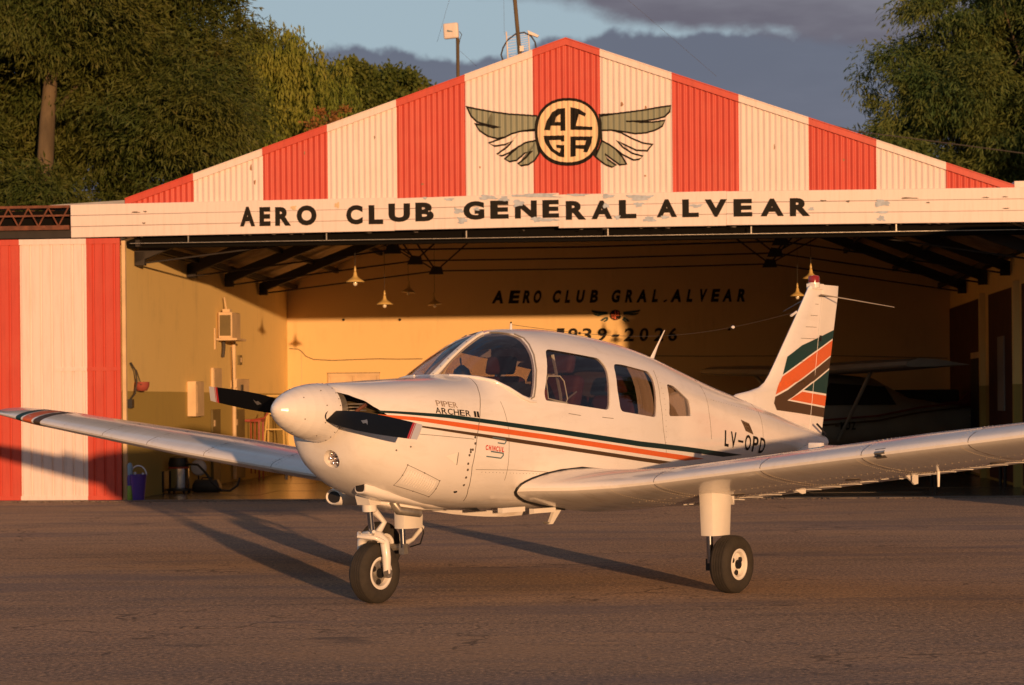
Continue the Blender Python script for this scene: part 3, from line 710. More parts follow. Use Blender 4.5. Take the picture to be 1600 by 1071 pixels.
# conduit below
ya, za = lw(352, 532); 
CP = hthing('wall_conduit', 'pale vertical conduit pipe running down the left wall from the air conditioner', 'pipe', loc=(XL, ya+.45, 0))
MB().tube([(.04, 0, .05), (.04, 0, za)], .035, 10).build('pipe', M['wood'], CP); MB().box(.0, .1, -.06, .06, za-.78, za-.66).build('junction_box', M['wood'], CP)
MB().tube([(.05, -.12, 1.3), (.06, -.18, 1.8), (.05, -.22, za-.1)], .008, 5).build('cable', M['wire'], CP)
def board(u0, u1, v0, z0_, label, m_, thick=.05, name='wall_board'):
    ya, za = lw(u0, v0); yb, _ = lw(u1, v0)
    o = hthing(name, label, 'board', loc=(XL, ya, z0_))
    bevel(MB().box(.003, thick, 0, yb-ya, 0, za-z0_).build('panel', m_, o), .006, 1); return o, yb-ya, za-z0_
o, w_, h_ = board(292, 305, 596, 1.12, 'narrow tan box fixed to the left wall across the dado line', M['wood'], .14, 'wall_box')
MB().box(.141, .147, .05, w_-.05, .05, h_-.05).build('lid', M['wood'], o)
o, w_, h_ = board(329, 342, 575, 1.52, 'tall pale board mounted under the air conditioner', M['wood'], .05)
MB().box(.051, .056, .03, w_-.03, .03, h_-.03).build('face', M['wood'], o)
o, w_, h_ = board(366, 385, 592, 1.45, 'pale square board with a small dark hook right of the conduit', M['wood'], .05)
MB().box(.051, .07, w_*.28, w_*.42, h_-.22, h_-.10).build('hook', M['wire'], o)
o, w_, h_ = board(329, 341, 640, .05, 'dark olive panel under the tall pale board', M['olive'], .04, 'dark_panel'); MB().box(.041, .05, .05, .15, .9, 1.0).build('handle', M['wood'], o)  # plain dark slab on the lower wall with a small pale block
o, w_, h_ = board(364, 379, 640, .05, 'dark olive panel right of the conduit pipe', M['olive'], .04, 'dark_panel'); MB().box(.041, .05, .05, .15, .9, 1.0).build('handle', M['wood'], o)
ya, za = lw(371, 570); o = hthing('switch_box', 'small olive switch box on the left wall above the square board', 'switch box', loc=(XL, ya, za)); MB().box(.0, .04, 0, .2, 0, .16).build('box', M['olive'], o); MB().box(.041, .05, .07, .13, .04, .12).build('switch', M['wood'], o)
# red helmet-like basket hanging near the door
ya, za = lw(211, 595); BK = hthing('hanging_basket', 'small red pouch hanging in a wire frame near the door edge', 'basket', loc=(XL+.02, ya, za))
cup = MB().lathe([(.01, -.15), (.07, -.14), (.10, -.08), (.105, -.02), (.09, -.02)], (.08, 0, 0), 'z', 14); cup.build('pouch', mat('faded_red_cloth', (.30, .06, .04), .8), BK, 60)
MB().tube([(.0, 0, .15), (.03, .10, -.02), (.10, .13, -.06), (.1, 0, -.02)], .006, 5).tube([(0, 0, .15), (.03, -.1, -.02), (.1, -.12, -.06), (.1, 0, -.02)], .006, 5).build('wire_frame', M['wire'], BK)
ya, za = lw(199, 590); o = hthing('cable_loop', 'dark looped cable hanging just inside the door post', 'cable', loc=(XL+.05, ya, za))
MB().tube([(0, 0, .2), (.03, .12, .1), (.04, .16, -.05), (.03, .1, -.22), (0, -.02, -.3)], .012, 6).build('loop', M['wire'], o); MB().box(-.03, .03, -.06, .05, -.42, -.3).build('plug_box', M['seal'], o)

# ---- pendant lamps
def lamp(u, v, Y, label, s=1.0, tilt=0.0, m_=None):
    d = ray(u, v); p = d*Y; p.z += CAM_H
    o = empty('pendant_lamp', p, 0); tag(o, label, 'lamp', 'pendant lamps under the hangar roof')
    Mx = Matrix.Rotation(tilt, 4, 'Y')
    MB().lathe([(.012, .17), (.022, .165), (.028, .14), (.035, .10), (.06, .07), (.10, .045), (.148, .012), (.15, -.004), (.14, -.002), (.09, .03), (.03, .05)], n=28, M=Mx).build('shade', m_ or M['brass'], o, 50)
    MB().lathe([(.012, .05), (.03, .03), (.036, -.02), (.03, -.05), (.008, -.065)], n=14, M=Mx).build('bulb', M['bulb'], o, 60)
    MB().lathe([(.014, .165), (.02, .2), (.012, .24), (.004, .26)], n=12, M=Mx).build('socket', m_ or M['brass'], o, 50)
    q_ = p-HO; lx = q_.dot(E1); top = roofz(lx)-.05-p.z
    MB().tube([(0, 0, .25), (0, 0, top)], .004, 5).build('cord', M['wire'], o)
    o.scale = (s, s, s); return o
lamp(555, 441, 29.9, 'largest sunlit enamel lamp, leftmost of the pendant lamps', .87)
lamp(601, 476, 32.6, 'sunlit enamel lamp right of and below the largest left lamp', .84)
lamp(638, 457, 37.5, 'shaded lamp hanging just right of two sunlit left lamps', .8, tilt=.1)
lamp(679, 476, 38.2, 'shaded lamp hanging under the roof tie left of the wall lettering', .84, tilt=-.1)
lamp(1246, 463, 31.6, 'sunlit enamel lamp just left of the aircraft fin', .75)
lamp(1267, 436, 30.6, 'sunlit enamel lamp half hidden behind the red fin beacon', .85)
ya, za = lw(540, 500)
# ---- things standing on the hangar floor at the left
def gnd(u, v):
    d = ray(u, v); t = -CAM_H/d.z; return Vector((d.x*t, d.y*t, 0))
def thing(name, p, label, cat, group=None, rz=-DEL): return tag(empty(name, p, rz), label, cat, group)
M['purple'] = mat('purple_plastic', (.075, .035, .28), .35); M['cyanp'] = mat('pale_blue_plastic', (.22, .32, .42), .4); M['greenp'] = mat('lime_plastic', (.22, .36, .04), .4)
M['palep'] = mat('pale_plastic', (.55, .55, .6), .4); M['redp'] = mat('red_steel_paint', (.30, .045, .025), .5)
B = thing('bucket', gnd(215.5, 783)+Vector((0, .05, .01)), 'purple plastic bucket with raised pale handle on the hangar sill', 'bucket')
MB().lathe([(.078, 0), (.112, .33), (.120, .335), (.120, .35), (.106, .35), (.075, .03)], n=24).build('pail', M['purple'], B, 50)
MB().tube([(.112*math.cos(t), 0.01, .33+.135*math.sin(t)) for t in np.linspace(0, math.pi, 13)], .011, 8).build('handle', M['palep'], B, 60)
MB().tube([(-.06, 0, .1), (-.05, .02, .38)], .02, 8).tube([(.05, .02, .1), (.06, .03, .37)], .018, 8).build('brush', M['palep'], B, 60)
B = thing('cleaning_bottle', gnd(203, 783)+Vector((0, .03, .012)), 'tall bottle with lime green label and blue band beside the purple bucket', 'bottle'); B.scale = (.62, .62, .84)
MB().lathe([(.06, 0), (.066, .02), (.066, .22), (.062, .23)], n=16).build('label_band', M['greenp'], B, 50)
MB().lathe([(.062, .231), (.062, .36), (.05, .40)], n=16).build('shoulder', M['purple'], B, 50); MB().lathe([(.055, .40), (.06, .56), (.03, .60)], n=16).build('body', M['cyanp'], B, 50)
VP = gnd(280, 772)+Vector((0, 0, .01))
V_ = thing('vacuum_cleaner', VP, 'steel barrel vacuum cleaner with black lid and red rim', 'vacuum cleaner'); V_.scale = (.78, .78, .72)
MB().lathe([(.185, .10), (.19, .12), (.19, .50), (.18, .505)], n=28).build('barrel', M['steel'], V_, 40)
MB().lathe([(.20, .505), (.20, .53), (.195, .535)], n=28).build('rim', M['redp'], V_, 40)
MB().lathe([(.19, .536), (.20, .60), (.17, .72), (.06, .76)], n=28).build('lid', M['seal'], V_, 40)
MB().lathe([(.24, .05), (.24, .09), (.19, .10)], n=24).build('wheel_base', M['seal'], V_, 40)
for a in range(4):
    q_ = Vector((.2*math.cos(a*1.57+.7), .2*math.sin(a*1.57+.7), 0)); MB().lathe([(.01, -.02), (.045, -.02), (.045, .02), (.01, .02)], q_+Vector((0, 0, .045)), 'x', 14).build('castor', M['seal'], V_, 40)
hp = [(.15, -.1, .6), (.4, -.18, .58), (.55, -.2, .42), (.7, -.22, .2), (.85, -.2, .06), (1.0, -.15, .05), (1.12, -.05, .15), (1.15, 0, .3)]
MB().tube([Vector(p) for p in hp], .024, 8).build('hose', M['seal'], V_, 60)
MB().box(-.9, -.3, -.1, .25, .0, .02).box(-.45, -.25, -.15, .2, .02, .45).build('tool_tray', M['seal'], V_)
F_ = thing('floor_fan', gnd(306, 766)+Vector((0, .3, .01)), 'round pale fan head standing behind the vacuum cleaner', 'fan'); F_.scale = (.62, .62, .62)
MB().lathe([(.05, -.09), (.17, -.06), (.205, 0), (.17, .05), (.05, .08)], (0, 0, .52), 'y', 24).build('fan_head', M['palep'], F_, 40); MB().tube([(0, 0, .0), (0, 0, .33)], .02, 8).lathe([(.16, 0), (.15, .03)], n=20).build('stand', M['seal'], F_)
for nm_, u_, v_, dims, mk, lb, ct in (('black_bag', 243, 768, (.34, .24, .30), 'seal', 'slumped black bag on the hangar floor between the bucket and the vacuum cleaner', 'bag'), ('tool_box', 322, 770, (.42, .2, .18), 'seal', 'low black tool box right of the vacuum cleaner', 'tool box'),
        ('red_canister', 262, 766, (.12, .12, .34), 'redp', 'narrow red canister just left of the steel vacuum barrel', 'canister'), ('dark_carton', 226, 760, (.22, .3, .66), 'truss', 'tall dark carton against the left wall behind the purple bucket', 'box')):
    o = thing(nm_, gnd(u_, v_)+Vector((0, .1, .01)), lb, ct); a_, b_, c_ = dims
    bevel(MB().loft([[(x*a_/2*k, y*b_/2*k, z*c_) for x, y in ((-1, -1), (1, -1), (1, 1), (-1, 1))] for z, k in ((0, .9), (.12, 1), (.6, .95), (.9, .8), (1, .55 if 'bag' in nm_ else .78))]).build('body', M[mk], o), .02, 3)
    MB().tube([(-a_*.2, 0, c_*.97), (-a_*.15, 0, c_*1.15), (a_*.15, 0, c_*1.15), (a_*.2, 0, c_*.97)], .012, 6).build('handle', M['seal'], o, 60)
P_ = gnd(345, 762)+Vector((0, 3.4, .01))
T_ = thing('red_trolley', P_, 'red tubular steel trolley with flat top rail standing by the left wall', 'trolley')
MB().box(-.28, .28, -.2, .2, .99, 1.03).build('top_rail', M['redp'], T_); MB().tube([(.1, -.2, 1.01), (.34, -.2, 1.05), (.42, -.2, 1.16)], .016, 8).build('push_handle', M['redp'], T_)
for x in (-.22, .24): 
    for y in (-.17, .17): MB().tube([(x, y, .0), (x, y, .99)], .018, 8).build('leg', M['redp'], T_)
for x in (.1, .17): MB().tube([(x, -.17, .1), (x, -.17, .98)], .012, 6).build('bar', M['redp'], T_)
P_ = gnd(398, 756)+Vector((0, 3.2, .01))
T_ = thing('step_ladder', P_, 'yellow folding step ladder standing in the corner behind the propeller', 'ladder')
for x in (-.22, .22):
    MB().tube([(x, .3, 0), (x*.55, 0, 1.42)], .018, 6).build('rail', M['brass'], T_); MB().tube([(x, -.3, 0), (x*.55, 0, 1.42)], .018, 6).build('rail', M['brass'], T_)
for k in range(4): z = .28+k*.28; MB().box(-.22*(1-.3*z), .22*(1-.3*z), -.3*(1-z/1.42)-.04, -.3*(1-z/1.42)+.04, z-.012, z+.012).build('step', M['brass'], T_)
MB().box(-.15, .15, -.08, .08, 1.42, 1.45).build('top_plate', M['brass'], T_)
P_ = HO+E1*(XL+.9)+E2*(DEPTH-.55)
for i, (w_, h_, lb) in enumerate(((.5, 1.55, 'dark upright cabinet in the back left corner of the hangar'), (.42, 1.38, 'pale tall carton standing right of the dark corner cabinet'))):
    C_ = thing('cabinet' if i == 0 else 'tall_carton', P_+E1*(i*.72+.02), lb, 'cabinet' if i == 0 else 'box')
    bevel(MB().box(-w_/2, w_/2, -.2, .2, .01, h_).build('carcass', M['olive'] if i == 0 else M['wood'], C_), .01, 1)
    for s in (-1, 1): MB().box(min(0.004*s, s*(w_/2-.02)), max(0.004*s, s*(w_/2-.02)), -.215, -.201, .06, h_-.04).build('door', M['olive'] if i == 0 else M['wood'], C_)

# ---- high wing aeroplane parked in the shade at the right
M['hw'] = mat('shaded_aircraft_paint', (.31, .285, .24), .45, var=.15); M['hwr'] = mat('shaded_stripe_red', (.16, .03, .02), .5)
cx, cy = 5.25, 35.3; wd = math.atan2(-7.0, 2.55)       # direction from far wing tip to near tip
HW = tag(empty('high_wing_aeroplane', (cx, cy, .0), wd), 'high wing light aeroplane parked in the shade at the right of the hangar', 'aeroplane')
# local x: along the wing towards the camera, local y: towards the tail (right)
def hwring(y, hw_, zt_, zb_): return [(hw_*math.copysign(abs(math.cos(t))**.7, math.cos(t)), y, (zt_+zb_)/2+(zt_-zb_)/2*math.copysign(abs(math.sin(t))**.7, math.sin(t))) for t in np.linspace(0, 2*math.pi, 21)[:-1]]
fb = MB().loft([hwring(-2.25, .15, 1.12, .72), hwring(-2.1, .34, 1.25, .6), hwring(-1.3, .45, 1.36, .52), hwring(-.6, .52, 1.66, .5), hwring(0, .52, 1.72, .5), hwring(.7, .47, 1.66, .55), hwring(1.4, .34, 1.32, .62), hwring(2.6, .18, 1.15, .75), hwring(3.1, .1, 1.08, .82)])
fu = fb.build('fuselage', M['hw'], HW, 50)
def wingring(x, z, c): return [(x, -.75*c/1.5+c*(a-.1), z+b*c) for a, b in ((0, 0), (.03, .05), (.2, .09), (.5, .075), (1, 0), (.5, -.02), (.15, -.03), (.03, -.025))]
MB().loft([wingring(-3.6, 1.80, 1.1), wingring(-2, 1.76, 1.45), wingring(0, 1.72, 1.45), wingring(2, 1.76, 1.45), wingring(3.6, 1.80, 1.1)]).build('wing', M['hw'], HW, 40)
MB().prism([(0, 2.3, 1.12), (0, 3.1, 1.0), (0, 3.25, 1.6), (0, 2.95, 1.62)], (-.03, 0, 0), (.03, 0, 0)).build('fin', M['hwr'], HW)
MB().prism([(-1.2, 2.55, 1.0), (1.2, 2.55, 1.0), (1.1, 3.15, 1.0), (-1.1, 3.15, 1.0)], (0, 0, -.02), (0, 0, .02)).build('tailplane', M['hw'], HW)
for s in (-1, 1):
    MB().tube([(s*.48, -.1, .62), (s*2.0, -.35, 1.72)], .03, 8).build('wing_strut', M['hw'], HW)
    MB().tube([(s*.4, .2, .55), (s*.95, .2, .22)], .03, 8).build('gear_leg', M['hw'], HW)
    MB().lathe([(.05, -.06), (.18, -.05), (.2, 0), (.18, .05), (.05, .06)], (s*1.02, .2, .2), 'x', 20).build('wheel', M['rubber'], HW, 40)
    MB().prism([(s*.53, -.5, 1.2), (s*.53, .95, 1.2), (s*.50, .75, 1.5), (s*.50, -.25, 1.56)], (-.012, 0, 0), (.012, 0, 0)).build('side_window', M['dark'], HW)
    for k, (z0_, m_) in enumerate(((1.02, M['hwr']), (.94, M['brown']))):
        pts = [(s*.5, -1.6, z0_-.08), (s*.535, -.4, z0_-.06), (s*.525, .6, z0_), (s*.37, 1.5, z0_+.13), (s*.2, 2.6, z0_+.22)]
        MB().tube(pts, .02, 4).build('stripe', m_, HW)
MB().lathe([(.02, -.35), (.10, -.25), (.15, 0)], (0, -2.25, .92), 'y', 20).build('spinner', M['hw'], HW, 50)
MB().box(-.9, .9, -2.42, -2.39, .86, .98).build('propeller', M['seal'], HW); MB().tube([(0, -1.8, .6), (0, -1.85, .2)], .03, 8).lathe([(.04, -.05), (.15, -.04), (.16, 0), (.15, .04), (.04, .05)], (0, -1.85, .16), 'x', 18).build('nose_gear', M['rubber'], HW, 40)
# its registration letters on the flank that faces out
for i, ch in enumerate('-MDZ'):
    letter(ch, (-.20+i*.10, .80, -.20+i*.10+.08, .93) if ch != '-' else (-.20, .855, -.13, .872), M['ink'], HW, lambda a, b: (.562, a, b), .03)
# dark covered machine behind the tail, and a bench leg near the right side
CV = tag(empty('covered_crate', HO+E1*6.2+E2*8.9, -DEL), 'large dark covered crate beside the right wall behind the tail', 'crate')
bevel(MB().box(-.75, .7, -.5, .5, .0, 1.45).build('cover', M['dark'], CV), .05, 2); MB().box(-.5, .5, -.55, -.501, .2, .9).build('flap', M['truss'], CV)
BN = tag(empty('workbench', HO+E1*6.4+E2*3.2, -DEL), 'low dark workbench under the right wing near the hangar side', 'bench')
MB().box(-.6, .6, -.3, .3, .62, .66).build('top', M['truss'], BN)
for x in (-.5, .5):
    for y in (-.25, .25): MB().tube([(x, y, 0), (x, y, .62)], .025, 8).build('leg', M['truss'], BN)

# ---- masts on and behind the roof
def pt(u, v, Y): d = ray(u, v); return Vector((d.x*Y, Y, CAM_H+d.z*Y))
Y_ = 33.5; p = pt(716, 122, Y_); top = pt(715, 60, Y_)
A_ = tag(empty('dish_pole', Vector((p.x, Y_, roofz(1)-1.2)), 0), 'square white panel antenna on a dark wooden pole above the left roof slope', 'antenna')
MB().tube([(0, 0, 0), (top.x-p.x, 0, top.z-A_.location.z)], .027, 8).build('pole', M['bark'], A_)
c_ = pt(705.5, 49, Y_)-A_.location
pb = MB().box(-.125, .115, -.05, .03, -.12, .125, M=Matrix.Translation(c_) @ Matrix.Rotation(-.05, 4, 'Y') @ Matrix.Rotation(-.25, 4, 'Z'))
pn = pb.build('antenna_panel', M['emb_white'], A_); bevel(pn, .03, 3)
MB().prism([(-.05, 0, .012), (.045, 0, -.012), (.03, 0, -.022), (-.05, 0, -.015)], Matrix.Rotation(-.25, 4, 'Z') @ Vector((0, -.058, 0)), Matrix.Rotation(-.25, 4, 'Z') @ Vector((0, -.054, 0))).build('badge', M['inkblue'], A_).location = c_
MB().tube([c_+Vector((.12, .02, .0)), c_+Vector((.16, .02, -.05)), c_+Vector((.13, .02, -.13)), c_+Vector((.1, .02, -.3))], .006, 5).build('lead', M['wire'], A_)
Y_ = 32.0; p = pt(812, 84, Y_); t_ = pt(799, -60, Y_)
A_ = tag(empty('radio_mast', Vector((p.x, Y_, p.z-1.0)), 0), 'leaning dark radio mast with pale grid aerials behind the gable peak', 'mast')
MB().tube([(.09, 0, 0), (0, 0, 1.0), t_-A_.location], .03, 8).build('pole', M['bark'], A_)
rel = lambda u, v: pt(u, v, Y_)-A_.location
MB().tube([rel(*q) for q in ((786, 95), (783, 86), (786, 75), (793, 63), (806, 53), (819, 51), (830, 57), (836, 66), (838, 78))], .012, 6).build('cable_hoop', M['wire'], A_)
g = MB()
for u in (791.5, 826): g.tube([rel(u-.5, 50 if u < 800 else 52), rel(u+2, 92)], .011, 6)
for k in range(8): g.tube([rel(792+k*.2, 58+k*4.3), rel(806, 56+k*4.3)], .0035, 4); g.tube([rel(812, 55+k*3.6), rel(826, 53+k*3.4)], .0035, 4)
g.build('grid_aerial', M['emb_white'], A_)
MB().prism([rel(824, 48), rel(842, 56), rel(840, 59), rel(826, 54)], (0, -.03, 0), (0, .03, 0)).build('yagi_aerial', M['emb_white'], A_)
b_ = rel(815, 77); MB().box(b_.x-.03, b_.x+.03, -.05, .02, b_.z-.04, b_.z+.04).build('clamp', M['emb_white'], A_)
gw = [((705, -10), (683, 66)), ((787, -10), (788, 55)), ((719, 80), (745, 104)), ((975, -5), (1120, 120))]
for i, (a, b_) in enumerate(gw):
    W_ = MB().tube([pt(*a, 34.0), pt(*b_, 34.0)], .0025, 4).build('guy_wire', M['wire']); tag(W_, ['thin guy wire left of the square antenna', 'thin vertical guy wire left of the radio mast', 'thin guy wire running down right from the dish pole', 'thin guy wire crossing the sky right of the peak'][i], 'wire')
tag(MB().tube([pt(1270, 186, 37), pt(1300, 196, 37), pt(1340, 206, 37), pt(1420, 216, 37), pt(1600, 240, 37)], .010, 5).build('power_line', M['wire']), 'dark power line behind the right roof slope in front of the tree', 'wire')

# ---- trees
def leaf_mat(name, a, b_, c_):
    m = bpy.data.materials.new(name); m.use_nodes = True; t = m.node_tree; bs = t.nodes['Principled BSDF']
    tc = N(t, 'ShaderNodeTexCoord'); n = noise(t, tc.outputs['Object'], .9, 4, .6); n2 = noise(t, tc.outputs['Object'], 7, 3, .6)
    c = mixc(t, smooth(t, n, .38, .62), a, b_); c = mixc(t, mth(t, 'MULTIPLY', smooth(t, n2, .5, .75), .7), c, c_)
    t.links.new(c, bs.inputs['Base Color']); bs.inputs['Roughness'].default_value = .65; bs.inputs['Specular IOR Level'].default_value = .25
    tl = N(t, 'ShaderNodeBsdfTranslucent'); t.links.new(c, tl.inputs[0]); mx = N(t, 'ShaderNodeMixShader'); mx.inputs[0].default_value = .22
    t.links.new(bs.outputs[0], mx.inputs[1]); t.links.new(tl.outputs[0], mx.inputs[2]); o = t.nodes['Material Output']; t.links.new(mx.outputs[0], o.inputs[0]); return m
M['lf_cas'] = leaf_mat('casuarina_leaf', (.055, .080, .014), (.095, .105, .018), (.12, .10, .03))
M['lf_wil'] = leaf_mat('willow_leaf', (.14, .18, .024), (.22, .23, .034), (.24, .20, .045))
M['lf_mul'] = leaf_mat('mulberry_leaf', (.075, .105, .018), (.12, .14, .024), (.15, .14, .03))
M['lf_aut'] = leaf_mat('autumn_leaf', (.24, .12, .03), (.30, .13, .035), (.18, .13, .03))
M['lf_right'] = leaf_mat('evergreen_leaf', (.060, .105, .028), (.12, .145, .032), (.16, .15, .035))
def leaves(centres, dirs, L, w_, jitter):
    n = len(centres); d = dirs+RNG.normal(0, jitter, (n, 3)); d /= np.linalg.norm(d, axis=1)[:, None]
    s = np.cross(d, RNG.normal(0, 1, (n, 3))); s /= np.maximum(np.linalg.norm(s, axis=1)[:, None], 1e-6)
    Ls = L*RNG.uniform(.6, 1.3, (n, 1)); ws = w_*RNG.uniform(.7, 1.3, (n, 1))
    v = np.empty((n, 4, 3)); v[:, 0] = centres; v[:, 1] = centres+d*Ls*.5+s*ws*.5; v[:, 2] = centres+d*Ls; v[:, 3] = centres+d*Ls*.5-s*ws*.5
    return v.reshape(-1, 3)
def leafmesh(name, v, m_, parent):
    n = len(v)//4; me = bpy.data.meshes.new(name); me.vertices.add(4*n); me.vertices.foreach_set('co', v.astype(np.float32).ravel())
    me.loops.add(4*n); me.loops.foreach_set('vertex_index', np.arange(4*n, dtype=np.int32)); me.polygons.add(n)
    me.polygons.foreach_set('loop_start', np.arange(0, 4*n, 4, dtype=np.int32)); me.polygons.foreach_set('loop_total', np.full(n, 4, np.int32)); me.update(calc_edges=True)
    return link(name, me, m_, parent)
def crown_pts(lobes, nc):
    sub = []
    for l in lobes:
        k = max(7, int(11*(l[3]*l[5])**.5))
        for i in range(k):
            d = RNG.normal(0, 1, 3); d[1] -= .5; d /= np.linalg.norm(d); q = RNG.uniform(.45, .80); r_ = RNG.uniform(.36, .54)
            sub.append((l[0]+d[0]*l[3]*q, l[1]+d[1]*l[4]*q, l[2]+d[2]*l[5]*q, max(.45, l[3]*r_), max(.45, l[4]*r_), max(.42, l[5]*r_*.85)))
    lobes = sub
    vol = np.array([l[3]*l[4]*l[5] for l in lobes]); vol = vol**.8; vol /= vol.sum(); idx = RNG.choice(len(lobes), nc, p=vol); L_ = np.array(lobes)[idx]
    d = RNG.normal(0, 1, (nc, 3)); d /= np.linalg.norm(d, axis=1)[:, None]; r = RNG.uniform(.55, 1.08, (nc, 1))
    return L_[:, :3]+d*r*L_[:, 3:6], d
def tree(loc, label, lobes, nc, nl, cr, L, w_, m_, droop, style='puff', trunks=None, cat='tree', group=None, name='tree', limbs=14, jit=.5):
    o = tag(empty(name, loc, 0), label, cat, group)
    C_, D_ = crown_pts(lobes, nc)
    if style == 'puff':
        cc = np.repeat(C_, nl, 0); dd = np.repeat(D_, nl, 0); off = RNG.normal(0, 1, cc.shape); off /= np.linalg.norm(off, axis=1)[:, None]
        off *= (RNG.uniform(0, 1, (len(cc), 1))**.8)*cr*np.repeat(RNG.uniform(.5, 1.3, (nc, 1)), nl, 0); off[:, 2] *= .75
        v = leaves(cc+off, dd*.5+off/cr*.6+np.array([0, 0, -droop]), L, w_, jit)
    else:   # hanging strands
        ln = RNG.uniform(.6, 1.0, (nc, 1))*cr; t = RNG.uniform(0, 1, (nc, nl, 1)); st = D_[:, None, :]*np.array([.25, .25, 0])
        cc = (C_[:, None, :]+st*ln[:, :, None]*np.sqrt(t)+np.array([0, 0, -1.])*ln[:, :, None]*t+RNG.normal(0, .05, (nc, nl, 3))).reshape(-1, 3)
        v = leaves(cc, np.tile(np.array([[0, 0, -1.]]), (len(cc), 1)), L, w_, .28)
    leafmesh('crown', v, m_, o)
    for k, tr in enumerate(trunks or []):
        pts, rr = tr; MB().tube(pts, rr, 10).build('trunk', M['bark'], o, 60)
    if limbs and trunks:
        b = MB(); base = [Vector(q) for q in trunks[0][0]]
        for i in range(limbs):
            a = base[min(len(base)-1, 1+i % (len(base)-1))]; e = Vector(C_[RNG.integers(len(C_))]); mid = a.lerp(e, .5)+Vector((0, 0, .3))
            b.tube([a, mid, e], [.045, .028, .010], 6)
        b.build('limb', M['bark'], o, 60)
    return o
tree((-9.6, 40.5, 0), 'huge dark feathery evergreen filling the left top, with a sunlit trunk', [(-3.2, 0, 9.5, 3.0, 2.4, 3.2), (.3, 0, 10.5, 3.2, 2.6, 3.0), (2.2, -.2, 7.4, 2.3, 2.0, 2.3), (3.2, .2, 10.8, 1.8, 1.8, 2.2), (-3.4, .3, 5.6, 2.3, 2, 1.7), (1.2, 0, 5.0, 2.1, 1.6, 1.2), (-.9, 1.6, 7.0, 2.6, 1.2, 2.8), (2.4, 1.6, 7.8, 2.4, 1.2, 3.2), (-3.0, 1.6, 8.0, 2.4, 1.2, 3.4), (1.4, -2.7, 8.8, 1.7, .8, 1.5), (1.2, -2.8, 4.7, 1.1, .6, .8), (-1.6, -2.0, 6.6, 2.2, .9, 2.2), (3.4, -1.8, 6.2, 1.5, .8, 1.4)],
     3200, 270, .62, .16, .029, M['lf_cas'], .55, trunks=[([(1.22, -1.9, 0), (1.22, -2.1, 3), (1.24, -2.3, 5.0), (1.3, -2.2, 6.4), (1.2, -.8, 9), (1, 0, 12)], [.19, .17, .155, .14, .09, .03]), ([(-1.6, 1.4, 0), (-1.8, 1.4, 5), (-2.6, 1.5, 9)], [.16, .13, .05]), ([(2.1, 1.2, 0), (1.95, 1.2, 4.5), (2.6, 1.5, 8)], [.17, .14, .05])], limbs=5)
tree((-5.3, 47.5, 0), 'weeping willow with hanging yellow green strands beside the huge evergreen', [(0.2, 0, 8.6, 1.35, 1.3, 1.5), (-.4, 0, 9.2, 1.1, 1.1, 1.2), (.75, 0, 7.5, .75, .9, 1.2), (-1, 0, 7.6, 1.1, 1.2, 1.6), (0, 0, 6.3, 1.6, 1.1, 1.2)],
     1900, 60, 1.9, .16, .040, M['lf_wil'], 1.0, 'strand', trunks=[([(.3, 0, 0), (.2, 0, 4), (0, 0, 8)], [.25, .2, .06])], limbs=16)
tree((-3.3, 55, 0), 'broad rounded green tree behind the left roof slope', [(-1.0, 0, 9.15, 1.3, 1.3, 1.25), (.1, 0, 8.9, 1.3, 1.3, 1.35), (1.2, 0, 8.5, 1.1, 1.2, 1.15), (-1.6, 0, 7.8, 1.0, 1.1, 1.3), (1.9, 0, 7.7, .75, .9, .9), (.3, 0, 7.0, 2.2, 1.3, 1.5)],
     950, 150, .36, .12, .080, M['lf_mul'], .2, trunks=[([(0, 0, 0), (.1, 0, 4), (0, 0, 8)], [.25, .2, .06])], limbs=20, jit=.9)
tree((-2.4, 44.0, 0), 'small rust coloured shrub crown showing just over the left roof slope', [(.55, 0, 6.9, .55, .5, .75), (-.1, 0, 6.6, .55, .5, .8), (-1.1, 0, 6.6, .5, .5, 1.0)],
     160, 70, .22, .08, .05, M['lf_aut'], .1, trunks=[([(.2, 0, 0), (.2, 0, 4), (.4, 0, 7)], [.07, .05, .015])], name='shrub_tree', limbs=12, jit=.9)
st = MB()
for i in range(16):
    x = -3.3+i*.12+RNG.uniform(-.1, .1); st.tube([(x, 43.5, 4.2), (x+RNG.uniform(-.2, .2), 43.5, 5.9), (x+RNG.uniform(-.4, .4), 43.5, 6.4+RNG.uniform(0, .8))], [.014, .010, .004], 4)
tag(st.build('bare_stems', mat('bare_stems', (.22, .15, .08), .8)), kind='stuff', label='bare pale stems of undergrowth in front of the rounded tree')
tree((11.55, 46, 0), 'tall dark evergreen on the right with sunlit upper boughs', [(-3.1, 0, 7.9, 1.15, 1.3, 1.0), (-3.4, 0, 6.4, .95, 1.2, .9), (-1.9, 0, 9.4, 1.3, 1.5, 1.1), (-.2, 0, 10.6, 2.0, 1.8, 1.6), (-1.4, 0, 7.2, 2.2, 1.8, 1.6), (.5, 0, 8.4, 2.5, 2, 2.2), (-2.2, 0, 5.2, 2.2, 1.6, 1.2), (.9, 0, 5.4, 2.6, 1.8, 1.7), (3.0, 0, 8, 2, 1.8, 3), (-1.2, 1.2, 7.4, 2.4, 1.2, 2.2), (1.2, 1.2, 8.6, 2.6, 1.2, 3)],
     1900, 270, .50, .16, .028, M['lf_right'], .8, trunks=[([(.2, -1.2, 0), (.1, -1.2, 5), (-.2, -1.4, 8.6), (-.55, -1.2, 12)], [.26, .22, .16, .06])], limbs=14)
